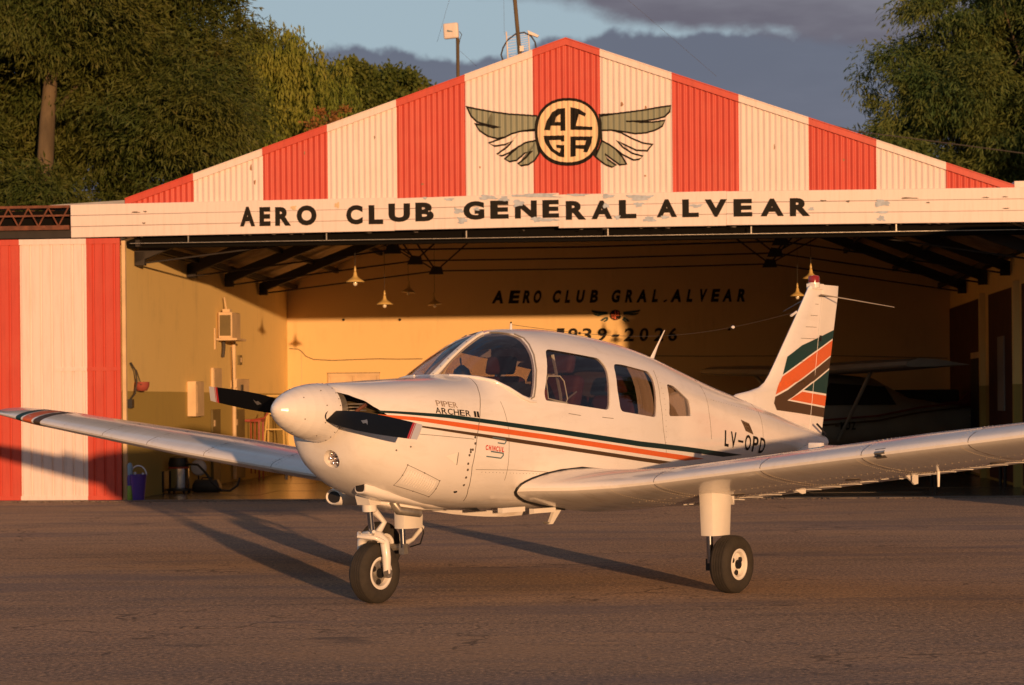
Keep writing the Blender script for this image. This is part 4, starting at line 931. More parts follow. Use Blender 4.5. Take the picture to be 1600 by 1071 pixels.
# an unseen store-like block added beside the apron just outside the frame; its corner shades the right half of the opening
FS0 = tag(empty('store_shade_block', (7.10, 21.6, 0), 0), 'added shade block like a small white flat roofed store beside the apron outside the right edge of the photo', 'store')
MB().box(.05, 3.4, .05, 2.6, 0, 3.60).build('wall', M['hwhite'], FS0); MB().box(0, 3.45, 0, 2.65, 3.601, 3.76).build('roof', M['roofout'], FS0)
d_ = MB().box(1.2, 2.2, .01, .049, .02, 2.1).build('door', M['hred'], FS0); MB().box(2.05, 2.12, -.03, .009, 1.0, 1.04).build('handle', M['dullsteel'], d_)
# unseen trees added right of the frame, beside the apron, to keep the low sun off the tree behind the roof
tree((16.4, 27.5, 0), 'added shade tree, a dark evergreen beside the apron outside the right edge of the photo', [(-1.3, 0, 3.6, 2.0, 1.8, 3.5), (.8, 0, 4.4, 2.6, 2, 4.2), (2.8, 0, 6.2, 2.8, 2, 4.6), (5.5, 0, 6, 2.8, 2, 5)],
     900, 70, .6, .45, .10, M['lf_right'], .5, trunks=[([(0, 0, 0), (0, 0, 4)], [.25, .1])], limbs=8)
# ================================================================ THE LIGHT AIRCRAFT
AP = tag(empty('light_aircraft', (-1.466, 13.1, 0), R(90-37.4)), 'white low wing single engine aircraft with green, orange and brown stripes on the apron', 'aircraft')
def P3(a, p, z): return (a, -p, z)          # a: metres aft of the spinner tip, p: to port, z: up
FS=[# a,ztop,zbot,w,zmid,ntop,nbot
(.445,1.37,1.00,.19,1.21,2.2,2.2),
(.458,1.408,.935,.25,1.20,2.3,2.3),
(.50,1.424,.875,.31,1.17,2.6,2.4),
(.60,1.43,.80,.36,1.14,2.9,2.5),
(.75,1.436,.725,.415,1.10,3.2,2.5),
(.95,1.447,.66,.46,1.08,3.4,2.6),
(1.2,1.458,.615,.50,1.07,3.2,2.8),
(1.45,1.472,.59,.53,1.07,2.9,3.0),
(1.55,1.487,.582,.54,1.08,2.7,3.0),
(1.70,1.585,.572,.55,1.10,2.45,3.0),
(1.90,1.702,.56,.56,1.12,2.3,3.0),
(2.08,1.778,.55,.57,1.13,2.25,3.0),
(2.3,1.808,.54,.575,1.13,2.35,3.0),
(2.6,1.813,.525,.575,1.13,2.4,3.0),
(2.9,1.795,.515,.57,1.13,2.4,3.0),
(3.3,1.755,.51,.555,1.12,2.4,3.0),
(3.7,1.688,.53,.525,1.11,2.4,3.0),
(4.2,1.566,.585,.465,1.09,2.4,2.8),
(4.75,1.435,.655,.39,1.06,2.3,2.6),
(5.33,1.315,.725,.31,1.03,2.2,2.4),
(5.9,1.19,.785,.225,.99,2.1,2.2),
(6.36,1.09,.825,.15,.96,2,2),
(6.85,.98,.87,.06,.925,2,2)]
FA=np.array(FS)
def pchip(x,y,xi):
    h=np.diff(x);d=np.diff(y)/h;m=np.zeros_like(y)
    for i in range(1,len(x)-1):
        if d[i-1]*d[i]>0:
            w1=2*h[i]+h[i-1];w2=h[i]+2*h[i-1];m[i]=(w1+w2)/(w1/d[i-1]+w2/d[i])
    m[0]=d[0];m[-1]=d[-1]
    k=np.clip(np.searchsorted(x,xi)-1,0,len(x)-2);t=(xi-x[k])/h[k]
    return (2*t**3-3*t**2+1)*y[k]+(t**3-2*t**2+t)*h[k]*m[k]+(-2*t**3+3*t**2)*y[k+1]+(t**3-t**2)*h[k]*m[k+1]
def sec(a):
    a=min(max(a,FA[0,0]),FA[-1,0])
    return [float(pchip(FA[:,0],FA[:,i],a)) for i in range(1,7)]
def fw(a,z):
    zt,zb,w,zm,nt,nb=sec(a)
    if z>=zm: t=(z-zm)/(zt-zm);n=nt
    else: t=(zm-z)/(zm-zb);n=nb
    if t>=1: return 0.
    return w*(1-t**n)**(1/n)
def ring_at(a, inset=0.0, n=72):
    zt, zb, w, zm, nt, nb = sec(a); zt -= inset; zb += inset; w -= inset; o = []
    for k in range(n):
        t = 2*math.pi*k/n; c, s = math.cos(t), math.sin(t); e = nt if s >= 0 else nb
        o.append(P3(a, w*math.copysign(abs(c)**(2/e), c), zm+((zt-zm) if s >= 0 else (zm-zb))*math.copysign(abs(s)**(2/e), s)))
    return o
AST = sorted(set([.445, .45, .458, .475]+list(np.round(np.arange(.5, 2.3, .06), 3))+list(np.round(np.arange(2.3, 6.85, .13), 3))+[6.85]))
def shell(name, i0, i1, a0, a1, m_):
    """closed skin between two insets"""
    st = [a for a in AST if a0 <= a <= a1]; b = MB()
    b.loft([ring_at(a, i0) for a in st]); b.mesh
    me = MB(); me.loft([ring_at(a, i0) for a in st], True)
    o = me.build(name, m_, AP)
    if i1 is not None:
        st2 = [max(a0+(i1-i0), min(a1-(i1-i0), a)) for a in st]; st2 = sorted(set(st2))
        inn = MB(); inn.loft([ring_at(a, i1) for a in st2], True); im = inn.mesh('inner')
        bm = bmesh.new(); bm.from_mesh(im); bmesh.ops.reverse_faces(bm, faces=bm.faces); bm.to_mesh(im); bm.free()
        bm = bmesh.new(); bm.from_mesh(o.data); bm.from_mesh(im); bm.to_mesh(o.data); bm.free(); bpy.data.meshes.remove(im)
    return o
def prism_ap(poly, p0, p1):
    return MB().prism([P3(a, 0, z) for a, z in poly], (0, -p0, 0), (0, -p1, 0))
def rounded(poly, r=.04, n=5):
    o = []; L = len(poly)
    for i in range(L):
        p = Vector(poly[i]); a = Vector(poly[i-1]); b = Vector(poly[(i+1) % L]); da, db = (a-p), (b-p)
        rr = min(r, da.length*.45, db.length*.45); s, e = p+da.normalized()*rr, p+db.normalized()*rr
        for k in range(n+1):
            t = k/n; q = s*(1-t)**2+p*2*t*(1-t)+e*t*t; o.append((q.x, q.y))
    return o
def boolean(o, cutters, op='DIFFERENCE'):
    for c in cutters:
        m_ = o.modifiers.new('b', 'BOOLEAN'); m_.object = c; m_.operation = op; m_.solver = 'EXACT'
    bpy.context.view_layer.update()
    dg = bpy.context.evaluated_depsgraph_get(); me = bpy.data.meshes.new_from_object(o.evaluated_get(dg)); o.modifiers.clear(); old = o.data; o.data = me; bpy.data.meshes.remove(old)
    return o
SHIELD = [(1.40, 1.80), (1.50, 1.52), (1.553, 1.480), (1.599, 1.470), (1.663, 1.449), (1.738, 1.402), (1.829, 1.348), (1.905, 1.322), (1.945, 1.335), (1.985, 1.40), (2.05, 1.51), (2.112, 1.615), (2.152, 1.69), (2.178, 1.74), (2.168, 1.768), (2.12, 1.79), (2.10, 1.90)]
WIN1 = rounded([(2.175, 1.665), (2.45, 1.645), (2.66, 1.62), (2.86, 1.59), (2.87, 1.42), (2.81, 1.228), (2.55, 1.255), (2.075, 1.305), (2.055, 1.37)], .06)
WIN1 = rounded([(2.262, 1.662), (2.84, 1.60), (2.885, 1.53), (2.83, 1.36), (2.80, 1.232), (2.06, 1.305), (2.062, 1.36)], .055)
WIN2 = rounded([(2.985, 1.562), (3.10, 1.560), (3.46, 1.51), (3.495, 1.455), (3.425, 1.175), (2.935, 1.225), (2.925, 1.38)], .045)
WIN3 = rounded([(3.67, 1.422), (3.78, 1.405), (3.985, 1.29), (3.985, 1.18), (3.615, 1.183)], .03)
def wcut(poly, sgn, p0=.16, p1=.9):
    o = prism_ap(poly, sgn*p0, sgn*p1).build('cutter', None); o.parent = AP; return o
wins = [(SHIELD, .016), (WIN1, .2), (WIN2, .2), (WIN3, .2)]
cut_side = {(i, s): wcut(pl, s, p0) for i, (pl, p0) in enumerate(wins) for s in (1, -1)}
# engine air inlets each side of the spinner, the landing light bowl in the chin
INL = rounded([(.10, 1.372), (.20, 1.352), (.29, 1.315), (.345, 1.26), (.388, 1.20), (.375, 1.165), (.10, 1.165)], .02)
cin = [MB().prism([P3(0, s*p, z) for p, z in INL], (.2, 0, 0), (.665, 0, 0)).build('cutter', None, AP) for s in (1, -1)]
LP = Vector(P3(.455, .06, .945)); LD = Vector((1, .0, .18)).normalized()
ML = Matrix.Translation(LP) @ LD.to_track_quat('Z', 'Y').to_matrix().to_4x4()
cli = MB().lathe([(.062, -.2), (.062, .11)], n=28, M=ML).build('cutter', None, AP)
cnot = MB().lathe([(.012, -.02), (.012, .02)], P3(1.40, .0, .70), 'y', 12).build('cutter', None, AP)
body = shell('fuselage', 0.0, None, .445, 6.85, M['white'])
hollow = shell('hollow', .024, None, .475, 6.82, None)
boolean(body, list(cut_side.values())+cin+[cli, hollow])
bpy.data.objects.remove(hollow)
me = body.data; me.materials.clear(); me.materials.append(M['white']); me.polygons.foreach_set('material_index', [0]*len(me.polygons)); me.polygons.foreach_set('use_smooth', [True]*len(me.polygons)); me.set_sharp_from_angle(angle=R(28))
glass_names = ['windshield_pane', 'front_side_window', 'rear_side_window', 'aft_quarter_window']
for (i, s), c in cut_side.items():
    ga, gb = (1.2, 2.6) if i == 0 else (1.9, 4.4)
    g = shell(glass_names[i], .009, None, ga, gb, M['glass']); hollow = shell('hollow', .013, None, ga-.1, gb+.1, None)
    boolean(g, [c], 'INTERSECT'); boolean(g, [hollow]); bpy.data.objects.remove(hollow); me = g.data; me.materials.clear(); me.materials.append(M['glass']); me.polygons.foreach_set('material_index', [0]*len(me.polygons))
    me.polygons.foreach_set('use_smooth', [True]*len(me.polygons)); me.set_sharp_from_angle(angle=R(30))
for o in list(cut_side.values())+cin+[cli, cnot]: bpy.data.objects.remove(o)

# ---- flush things on the skin
def skin(a, z, off=.002, s=1):
    w = fw(a, z); e = .004; nx = -(fw(a+e, z)-fw(a-e, z))/(2*e); nz = -(fw(a, z+e)-fw(a, z-e))/(2*e); k = 1/math.sqrt(1+nx*nx+nz*nz)
    return P3(a+nx*k*off, s*(w+off*k), z+nz*k*off)
def band(name, top, bot, m_, off=.0018, s=1, na=70, nz=4):
    a0 = max(top[0][0], bot[0][0]); 
    ta, tz = zip(*top); ba, bz = zip(*bot); b = MB(); lo = min(ta[0], ba[0]); hi_ = max(ta[-1], ba[-1]); pts = []
    for i in range(na+1):
        f = i/na; at_ = ta[0]+(ta[-1]-ta[0])*f; ab = ba[0]+(ba[-1]-ba[0])*f; z1 = float(np.interp(at_, ta, tz)); z0 = float(np.interp(ab, ba, bz))
        for j in range(nz+1): g = j/nz; pts.append(skin(at_+(ab-at_)*g, z1+(z0-z1)*g, off, s))
    b.add(pts, [(i*(nz+1)+j, (i+1)*(nz+1)+j, (i+1)*(nz+1)+j+1, i*(nz+1)+j+1) for i in range(na) for j in range(nz)])
    return b.build(name, m_, AP, 60, fix=False)
for s in (1, -1):
    band('dark_green_stripe', [(.575, 1.252), (.70, 1.246), (1.123, 1.220), (1.7, 1.159), (2.386, 1.089), (3.194, 1.007), (3.866, .955), (4.969, .864)], [(.60, 1.236), (.711, 1.229), (1.118, 1.196), (1.695, 1.130), (2.386, 1.054), (3.193, .970), (3.871, .917), (4.592, .859)], M['body_green'], s=s)
    band('orange_stripe', [(.575, 1.227), (.851, 1.207), (1.393, 1.146), (2.028, 1.077), (2.775, .997), (3.472, .926), (4.238, .854)], [(.60, 1.206), (.846, 1.183), (1.388, 1.113), (2.027, 1.043), (2.774, .961), (3.478, .889), (3.895, .849)], M['orange'], s=s)
    band('brown_stripe', [(.76, 1.166), (1.102, 1.126), (1.693, 1.058), (2.39, .979), (3.204, .892), (3.684, .846)], [(.78, 1.155), (1.102, 1.110), (1.693, 1.032), (2.39, .952), (3.21, .864), (3.489, .837)], M['brown'], s=s)
def glyphf(ch, bold, shear):
    k = (ch, bold, shear, 'fine')
    if k not in GC:
        v, fs = glyphc(ch, bold, shear); bm = bmesh.new(); vv = [bm.verts.new((x, y, 0)) for x, y in v]
        for f in fs:
            try: bm.faces.new([vv[i] for i in f])
            except ValueError: pass
        for i in range(1, 8): bmesh.ops.bisect_plane(bm, geom=bm.verts[:]+bm.edges[:]+bm.faces[:], plane_co=(0, i/8, 0), plane_no=(0, 1, 0))
        for i in range(1, 4): bmesh.ops.bisect_plane(bm, geom=bm.verts[:]+bm.edges[:]+bm.faces[:], plane_co=(i/4, 0, 0), plane_no=(1, 0, 0))
        bm.verts.index_update(); GC[k] = (np.array([(q.co.x, q.co.y) for q in bm.verts]), [tuple(q.index for q in f.verts) for f in bm.faces]); bm.free()
    return GC[k]
def skin_letters(txt, a0, a1, zt0, zt1, zb0, zb1, m_, bold=.0, shear=0.0, widths=None, s=1, gapf=.18):
    ws = widths or [1.0]*len(txt); tot = sum(ws)+gapf*(len(txt)-1); x = 0
    for ch, w in zip(txt, ws):
        if ch != ' ':
            A0 = a0+(a1-a0)*x/tot; A1 = a0+(a1-a0)*(x+w)/tot
            v, fs = glyphf(ch, bold, shear); pts = []
            for gx, gy in v:
                if ch == '-': gy = .42+.14*gy
                a = A0+(A1-A0)*gx; f = (a-a0)/(a1-a0); zt_ = zt0+(zt1-zt0)*f; zb_ = zb0+(zb1-zb0)*f; pts.append(skin(a, zb_+(zt_-zb_)*gy, .0026, s))
            MB().add(pts, fs).build('hyphen' if ch == '-' else 'letter', m_, AP, fix=False)
        x += w+gapf
M['pipe_ink'] = mat('outline_ink', (.30, .22, .17), .5)
skin_letters('PIPER', 1.025, 1.205, 1.312, 1.296, 1.276, 1.260, M['pipe_ink'], .0, widths=[1, .3, 1, 1, 1])
skin_letters('ARCHER II', 1.005, 1.385, 1.268, 1.236, 1.230, 1.198, M['ink'], .01, widths=[1, 1, 1, 1, 1, 1, .35, .42, .42])
skin_letters('CHINCUL', 1.435, 1.612, 1.020, 1.000, .986, .966, M['inkred'], .035, .2, widths=[1, 1, .45, 1, 1, 1, 1])
def skin_line(name, pts, r=.0022, m_=None, s=1, sub=6, off=.0006):
    q = []
    for i in range(len(pts)-1):
        for k in range(sub): t = k/sub; q.append((pts[i][0]*(1-t)+pts[i+1][0]*t, pts[i][1]*(1-t)+pts[i+1][1]*t))
    q.append(pts[-1]); return MB().tube([skin(a, z, off, s) for a, z in q], r, 5).build(name, m_ or M['seam'], AP, 60)
for pl in ([(1.50, 1.058), (1.60, 1.047), (1.618, 1.037), (1.605, 1.022), (1.535, 1.028)], [(1.435, .958), (1.53, .947), (1.545, .937), (1.53, .921), (1.435, .929)]):
    pass
skin_line('logo_hook', [(1.50, 1.066), (1.618, 1.052), (1.632, 1.038), (1.618, 1.022), (1.55, 1.030)], .0045, M['inkblue'], off=.001)
skin_line('logo_hook', [(1.485, .975), (1.605, .960), (1.605, .945), (1.585, .928), (1.445, .944)], .0045, M['inkblue'], off=.001)
skin_letters('LV-OPD', 4.575, 5.385, 1.066, .985, .942, .862, M['ink'], .02, widths=[.62, .85, .8, .95, .9, .9], gapf=.28)
# gill vent above the registration
for k in range(7):
    f = k/6; a = 4.905+.135*f; z = 1.140-.028*f
    skin_line('vent_gill', [(a, z), (a+.078, z-.088)], .0042, M['brown'], sub=3, off=.001)
# cowl seams, door lines, latches, rivets
skin_line('cowl_seam', [(1.565, 1.462), (1.52, 1.41), (1.484, 1.377), (1.43, 1.30), (1.405, 1.251), (1.375, 1.15), (1.359, 1.085), (1.335, .95), (1.323, .877), (1.335, .80), (1.355, .73), (1.41, .65)])
skin_line('cowl_seam', [(.72, 1.11), (1.0, 1.088), (1.33, 1.058)], .0016)
skin_line('skin_lap', [(1.36, .86), (1.75, .845), (2.4, .80)], .0014); skin_line('skin_lap', [(1.62, 1.30), (1.66, 1.10), (1.665, .9), (1.665, .78)], .0012)
skin_line('skin_lap', [(3.55, 1.52), (3.50, 1.3), (3.52, 1.1), (3.58, .9)], .0012); skin_line('skin_lap', [(4.35, 1.50), (4.30, 1.2), (4.33, 1.0)], .0012); skin_line('skin_lap', [(5.35, 1.29), (5.32, 1.1), (5.33, .95)], .0012)
skin_line('door_hinge_line', [(2.30, 1.215), (2.44, 1.20)], .0018); skin_line('door_hinge_line', [(2.70, 1.185), (2.84, 1.175)], .0018)
def studs(name, pts, r, m_, s=1):
    b = MB()
    for a, z in pts:
        c = Vector(skin(a, z, .000, s)); n = (Vector(skin(a, z, .01, s))-c).normalized(); Mx = Matrix.Translation(c) @ n.to_track_quat('Z', 'Y').to_matrix().to_4x4()
        b.lathe([(r, 0), (r, .0015), (r*.5, .003)], n=7, M=Mx)
    o = b.build(name, m_, AP); return tag(o, kind='stuff')
studs('cowl_studs', [(1.34+.0*i, z) for i, z in enumerate((1.07, 1.03))]+[(1.318, .99), (1.30, .99), (1.30, .975), (1.29, .955), (1.285, .90), (1.29, .86), (1.292, .81), (1.30, .76)], .009, M['seam'])
studs('cowl_studs', [(.80, 1.02), (.70, 1.00)], .006, M['seam'])
studs('rivet_rows', [(a, .842-.05*(a-1.4)) for a in np.arange(1.42, 2.4, .035)]+[(3.565, z) for z in np.arange(.95, 1.5, .04)]+[(a, 1.60) for a in np.arange(2.45, 2.2, .05)]+[(a, 1.30-.07*(a-4.4)*1.5) for a in np.arange(4.4, 5.8, .05)], .0022, M['seam'])
skin_line('cowl_drain', [(1.26, .722), (1.262, .716)], .016, M['seal'], sub=1, off=-.004)
# louvred panel low on the cowl
def lv(f, g):
    A, B, C, D = (.80, .905), (1.085, .795), (1.10, .690), (.79, .775); t = (A[0]*(1-f)+B[0]*f, A[1]*(1-f)+B[1]*f); u_ = (D[0]*(1-f)+C[0]*f, D[1]*(1-f)+C[1]*f); return (t[0]*(1-g)+u_[0]*g, t[1]*(1-g)+u_[1]*g)
skin_line('louvre_panel_edge', [lv(0, 0), lv(1, 0), lv(1, 1), lv(0, 1), lv(0, 0)], .0016, M['seam'])
for k in range(13):
    f = .10+.8*k/12; a = [lv(f, g) for g in np.linspace(.14, .86, 6)]
    MB().tube([skin(*q, .0005) for q in a], [.002, .006, .0075, .0075, .006, .002], 8).build('louvre', M['white'], AP, 60)
studs('louvre_studs', [lv(0, 0), lv(.5, 0), lv(1, 0), lv(1, .5), lv(1, 1), lv(.5, 1), lv(0, .5)], .005, M['seam'])
# naca duct : a shallow triangular cheek
tri = [(1.085, .955), (1.19, .975), (1.185, .895)]
pts = [skin(*tri[0], .0018), skin(*tri[1], .0018), skin(*tri[2], .0018)]
MB().add(pts, [(0, 1, 2)]).build('side_duct', mat('duct_paint', (.86, .80, .72), .3), AP, fix=False)
skin_line('duct_edge', [tri[1], tri[2]], .003, M['seam'], sub=3)
# white strips that hold the windshield
def strip(name, path, w_, m_, h=.006, s=1):
    for sg in (1, -1):
        q = [Vector(skin(a, z, h*.3, sg)) for a, z in path]; MB().tube(q, w_, 8).build(name, m_, AP, 60)
BASE = [(1.53, 1.478), (1.56, 1.470), (1.60, 1.457), (1.66, 1.434), (1.735, 1.386), (1.825, 1.332), (1.90, 1.303), (1.965, 1.297)]
strip('windshield_strip', BASE, [.008, .011, .013, .014, .014, .014, .012, .006], M['white'])
strip('windshield_seal', [(1.915, 1.318), (1.95, 1.330), (1.99, 1.40), (2.055, 1.51), (2.117, 1.615), (2.157, 1.69), (2.18, 1.735), (2.172, 1.765)], .0055, M['trim'])
for f in (1,): studs('strip_screws', [(a, z+.0) for a, z in ((1.60, 1.457), (1.65, 1.438), (1.70, 1.41), (1.75, 1.378), (1.80, 1.348), (1.85, 1.322), (1.90, 1.303))], .004, M['seam'])
ctr = [(1.54, 1.483), (1.62, 1.535), (1.70, 1.588), (1.80, 1.648), (1.90, 1.704), (2.0, 1.752), (2.08, 1.782)]
MB().loft([[P3(a-.01, p, z+h) for p, h in ((-.021, -.012), (-.019, .003), (0, .007), (.019, .003), (.021, -.012))] for a, z in ctr]).build('windshield_post', M['white_ctrl'], AP, 60)
b = MB()
for a, z in ctr: b.lathe([(.004, 0), (.003, .004)], P3(a-.01, .012, z+.007), 'z', 6)
tag(b.build('post_screws', M['seam'], AP), kind='stuff')

# ---- spinner and propeller
AX0, AX1 = Vector(P3(0, 0, 1.264)), Vector(P3(.45, 0, 1.238)); ax = (AX1-AX0).normalized()
MS = Matrix.Translation(AX0) @ ax.to_track_quat('Z', 'Y').to_matrix().to_4x4()
prof = [(.0005, 0), (.022, .006), (.045, .022), (.075, .055), (.105, .10), (.132, .155), (.154, .215), (.170, .28), (.180, .34), (.185, .40), (.186, .425), (.180, .432)]
sp_ = MB().lathe(prof, n=56, M=MS).build('spinner', M['white'], AP)
slot = []
PA = math.atan2(1.365-1.242, -.88)      # angle of blade that points to starboard
hub = MS @ Vector((0, 0, .335))
for s in (1, -1):
    c_, z_ = (-.88, .123) if s == 1 else (.88, -.123)
    dr = Vector(P3(0, c_, z_)).normalized(); tq = ax.cross(dr).normalized()
    rings = []; 
    tab = [(.06, .055, .055, 1.05), (.12, .080, .048, .95), (.19, .105, .034, .80), (.28, .124, .026, .66), (.42, .134, .019, .54), (.58, .130, .014, .46), (.72, .118, .011, .40), (.82, .108, .009, .36), (.868, .102, .008, .34), (.898, .097, .007, .33)]
    def section(r, ch, th, tw):
        cd_ = (tq*math.cos(tw)+ax*math.sin(tw)*-1); nn = dr.cross(cd_).normalized(); o = []
        for x, y in ((-.5, 0), (-.42, .5), (-.2, .85), (.1, .8), (.35, .42), (.5, .05), (.5, -.05), (.3, -.12), (0, -.15), (-.35, -.12)): o.append(hub+dr*r+cd_*x*ch+nn*y*th)
        return o
    bl_ = MB().loft([section(*q) for q in tab[:8]]).build('propeller_blade', M['prop'], AP, 50)
    def itp(r): 
        i = max(k for k in range(len(tab)) if tab[k][0] <= r); i = min(i, len(tab)-2); f = (r-tab[i][0])/(tab[i+1][0]-tab[i][0]); return tuple(tab[i][k]*(1-f)+tab[i+1][k]*f for k in range(4))
    for r0, r1, m_, nm in ((.8205, .838, 'propred', 'tip_band'), (.8385, .842, 'proptip', 'tip_band'), (.8425, .848, 'propred', 'tip_band'), (.8485, .898, 'proptip', 'blade_tip')):
        MB().loft([section(*itp(r0)), section(*itp(r1))]).build(nm, M[m_], bl_, 50)
    r_, ch_, th_, tw_ = itp(.46); cd_ = (tq*math.cos(tw_)-ax*math.sin(tw_)); nn = dr.cross(cd_).normalized()
    for sg in (1, -1):
        side = (1 if sg == 1 else -1); off = th_*.9 if side == 1 else -th_*.22
        cc = hub+dr*.46+nn*off
        fs = [cc+dr*.032+cd_*.018, cc+dr*.012+cd_*.006, cc-dr*.008+cd_*.014, cc-dr*.034+cd_*-.004, cc-dr*.012+cd_*-.010, cc+dr*.006+cd_*-.018, cc+dr*.02+cd_*-.004]
        MB().prism(fs, nn*.0, nn*.0012*side).build('blade_decal', M['dullsteel'], bl_)
    # dark cut-out where the blade leaves the spinner
    MB().lathe([(.055, .10), (.060, .150), (.050, .172)], n=20, M=Matrix.Translation(hub) @ dr.to_track_quat('Z', 'Y').to_matrix().to_4x4() @ Matrix.Diagonal((1.05, .72, 1, 1))).build('blade_root_boot', M['dark'], AP, 50)
b = MB()
for h, r in ((.155, .133), (.30, .1735)):
    for k in range(6 if h < .2 else 10):
        t = 2*math.pi*k/(6 if h < .2 else 10)+.4; b.lathe([(.004, 0), (.004, .003)], n=6, M=MS @ Matrix.Translation((r*math.cos(t), r*math.sin(t), h)) @ Vector((math.cos(t), math.sin(t), 0)).to_track_quat('Z', 'Y').to_matrix().to_4x4())
for k in range(26):
    t = 2*math.pi*k/26; b.lathe([(.0035, 0), (.0035, .003)], n=6, M=MS @ Matrix.Translation((.1855*math.cos(t), .1855*math.sin(t), .412)) @ Vector((math.cos(t), math.sin(t), 0)).to_track_quat('Z', 'Y').to_matrix().to_4x4())
tag(b.build('spinner_screws', M['seam'], AP), kind='stuff')
MB().lathe([(.17, .433), (.17, .50), (.12, .52)], n=32, M=MS).build('ring_gear', M['dullsteel'], AP, 40)
# engine seen in the inlets
eng = MB().box(.68, .71, -.30, .30, 1.04, 1.31)
eng.build('engine_baffle', mat('baffle_brown', (.10, .07, .03), .7), AP)
for s in (1, -1):
    b = MB()
    for k in range(7): b.box(.505, .545, s*.22-.06, s*.22+.06, 1.17+k*.02, 1.176+k*.02)
    b.build('cylinder_fins', M['dullsteel'], AP); MB().tube([(.50, -s*.2, 1.18), (.5, -s*.24, 1.25), (.52, -s*.3, 1.29)], .012, 6).build('ignition_lead', M['rust'], AP)
# landing light
bowl = MB().lathe([(.0635, -.2), (.0635, .11), (.001, .112), (.001, .105), (.0600, .100), (.0600, -.2)], n=28, M=ML).build('light_bowl', M['white_ctrl'], AP, 50)
MB().lathe([(.056, .045), (.05, .075), (.01, .09)], n=24, M=ML).build('landing_light', M['steel'], AP, 60)
b = MB()
for x, y in [(0, 0)]+[(.033*math.cos(t), .033*math.sin(t)) for t in np.linspace(0, 6.283, 7)[:-1]]:
    b.lathe([(.0135, .036), (.009, .026), (.002, .022)], n=10, M=ML @ Matrix.Translation((x, y, 0)))
b.build('light_lenses', mat('lamp_glint', (.85, .72, .68), .12, metal=1), AP, 60)

sol = shell('hollow', .0005, None, .445, 1.2, None); boolean(bowl, [sol], 'INTERSECT'); bpy.data.objects.remove(sol)
bowl.data.materials.clear(); bowl.data.materials.append(M['white_ctrl']); bowl.data.polygons.foreach_set('material_index', [0]*len(bowl.data.polygons))
# ---- chin scoop, exhaust, belly bits
def rr(a, hw_, zt_, zb_, pc=.12, n=24, e=3.2): return [P3(a, pc+hw_*math.copysign(abs(math.cos(t))**(2/e), math.cos(t)), (zt_+zb_)/2+(zt_-zb_)/2*math.copysign(abs(math.sin(t))**(2/e), math.sin(t))) for t in np.linspace(0, 2*math.pi, n+1)[:-1]]
MB().loft([rr(.66, .045, .815, .725), rr(.71, .075, .825, .705), rr(.82, .105, .80, .675), rr(1.0, .12, .76, .645), rr(1.25, .11, .70, .60), rr(1.55, .06, .66, .585)]).build('air_scoop', M['white'], AP, 50)
MB().loft([rr(.656, .036, .806, .734), rr(.661, .036, .806, .734)]).build('scoop_filter', M['dark'], AP)
MB().loft([rr(.93, .05, .68, .64, .0), rr(1.02, .13, .66, .605, .0), rr(1.2, .17, .64, .585, .0), rr(1.5, .12, .62, .575, .0)]).build('chin_fairing', M['white'], AP, 50)
def ov(a, p, z, hw_, hz): return [P3(a, p+hw_*math.cos(t), z+hz*math.sin(t)) for t in np.linspace(0, 2*math.pi, 25)[:-1]]
MB().loft([ov(1.10, -.50, .672, .058, .044), ov(1.088, -.50, .672, .064, .050), ov(1.10, -.50, .672, .070, .056), ov(1.3, -.47, .68, .08, .07), ov(1.65, -.42, .69, .07, .07)]).build('cabin_air_inlet', M['white_ctrl'], AP, 60)
MB().loft([ov(1.0965, -.50, .671, .054, .040), ov(1.099, -.50, .671, .054, .040)]).build('inlet_mouth', M['dark'], AP)
MB().tube([P3(1.0, .10, .66), P3(1.02, .13, .60), P3(1.2, .16, .575)], [.03, .03, .028], 10).build('exhaust_pipe', M['dullsteel'], AP, 60)
MB().prism([P3(2.62, .2, .53), P3(2.70, .2, .53), P3(2.60, .2, .435), P3(2.56, .2, .435)], (0, -.012, 0), (0, .012, 0)).build('belly_drain_mast', M['white_ctrl'], AP)
MB().tube([P3(2.60, .2, .442), P3(2.50, .2, .447)], .007, 6).build('drain_tube', M['dullsteel'], AP)
MB().prism([P3(1.45, .33, .595), P3(1.56, .33, .60), P3(1.60, .33, .578)], (0, -.02, 0), (0, .02, 0)).build('cowl_outlet_lip', M['seal'], AP)
for a in (1.75, 2.1): MB().box(a, a+.25, -.42, -.38, sec(a)[1]-.012, sec(a)[1]+.02).build('belly_strake', M['white_ctrl'], AP)

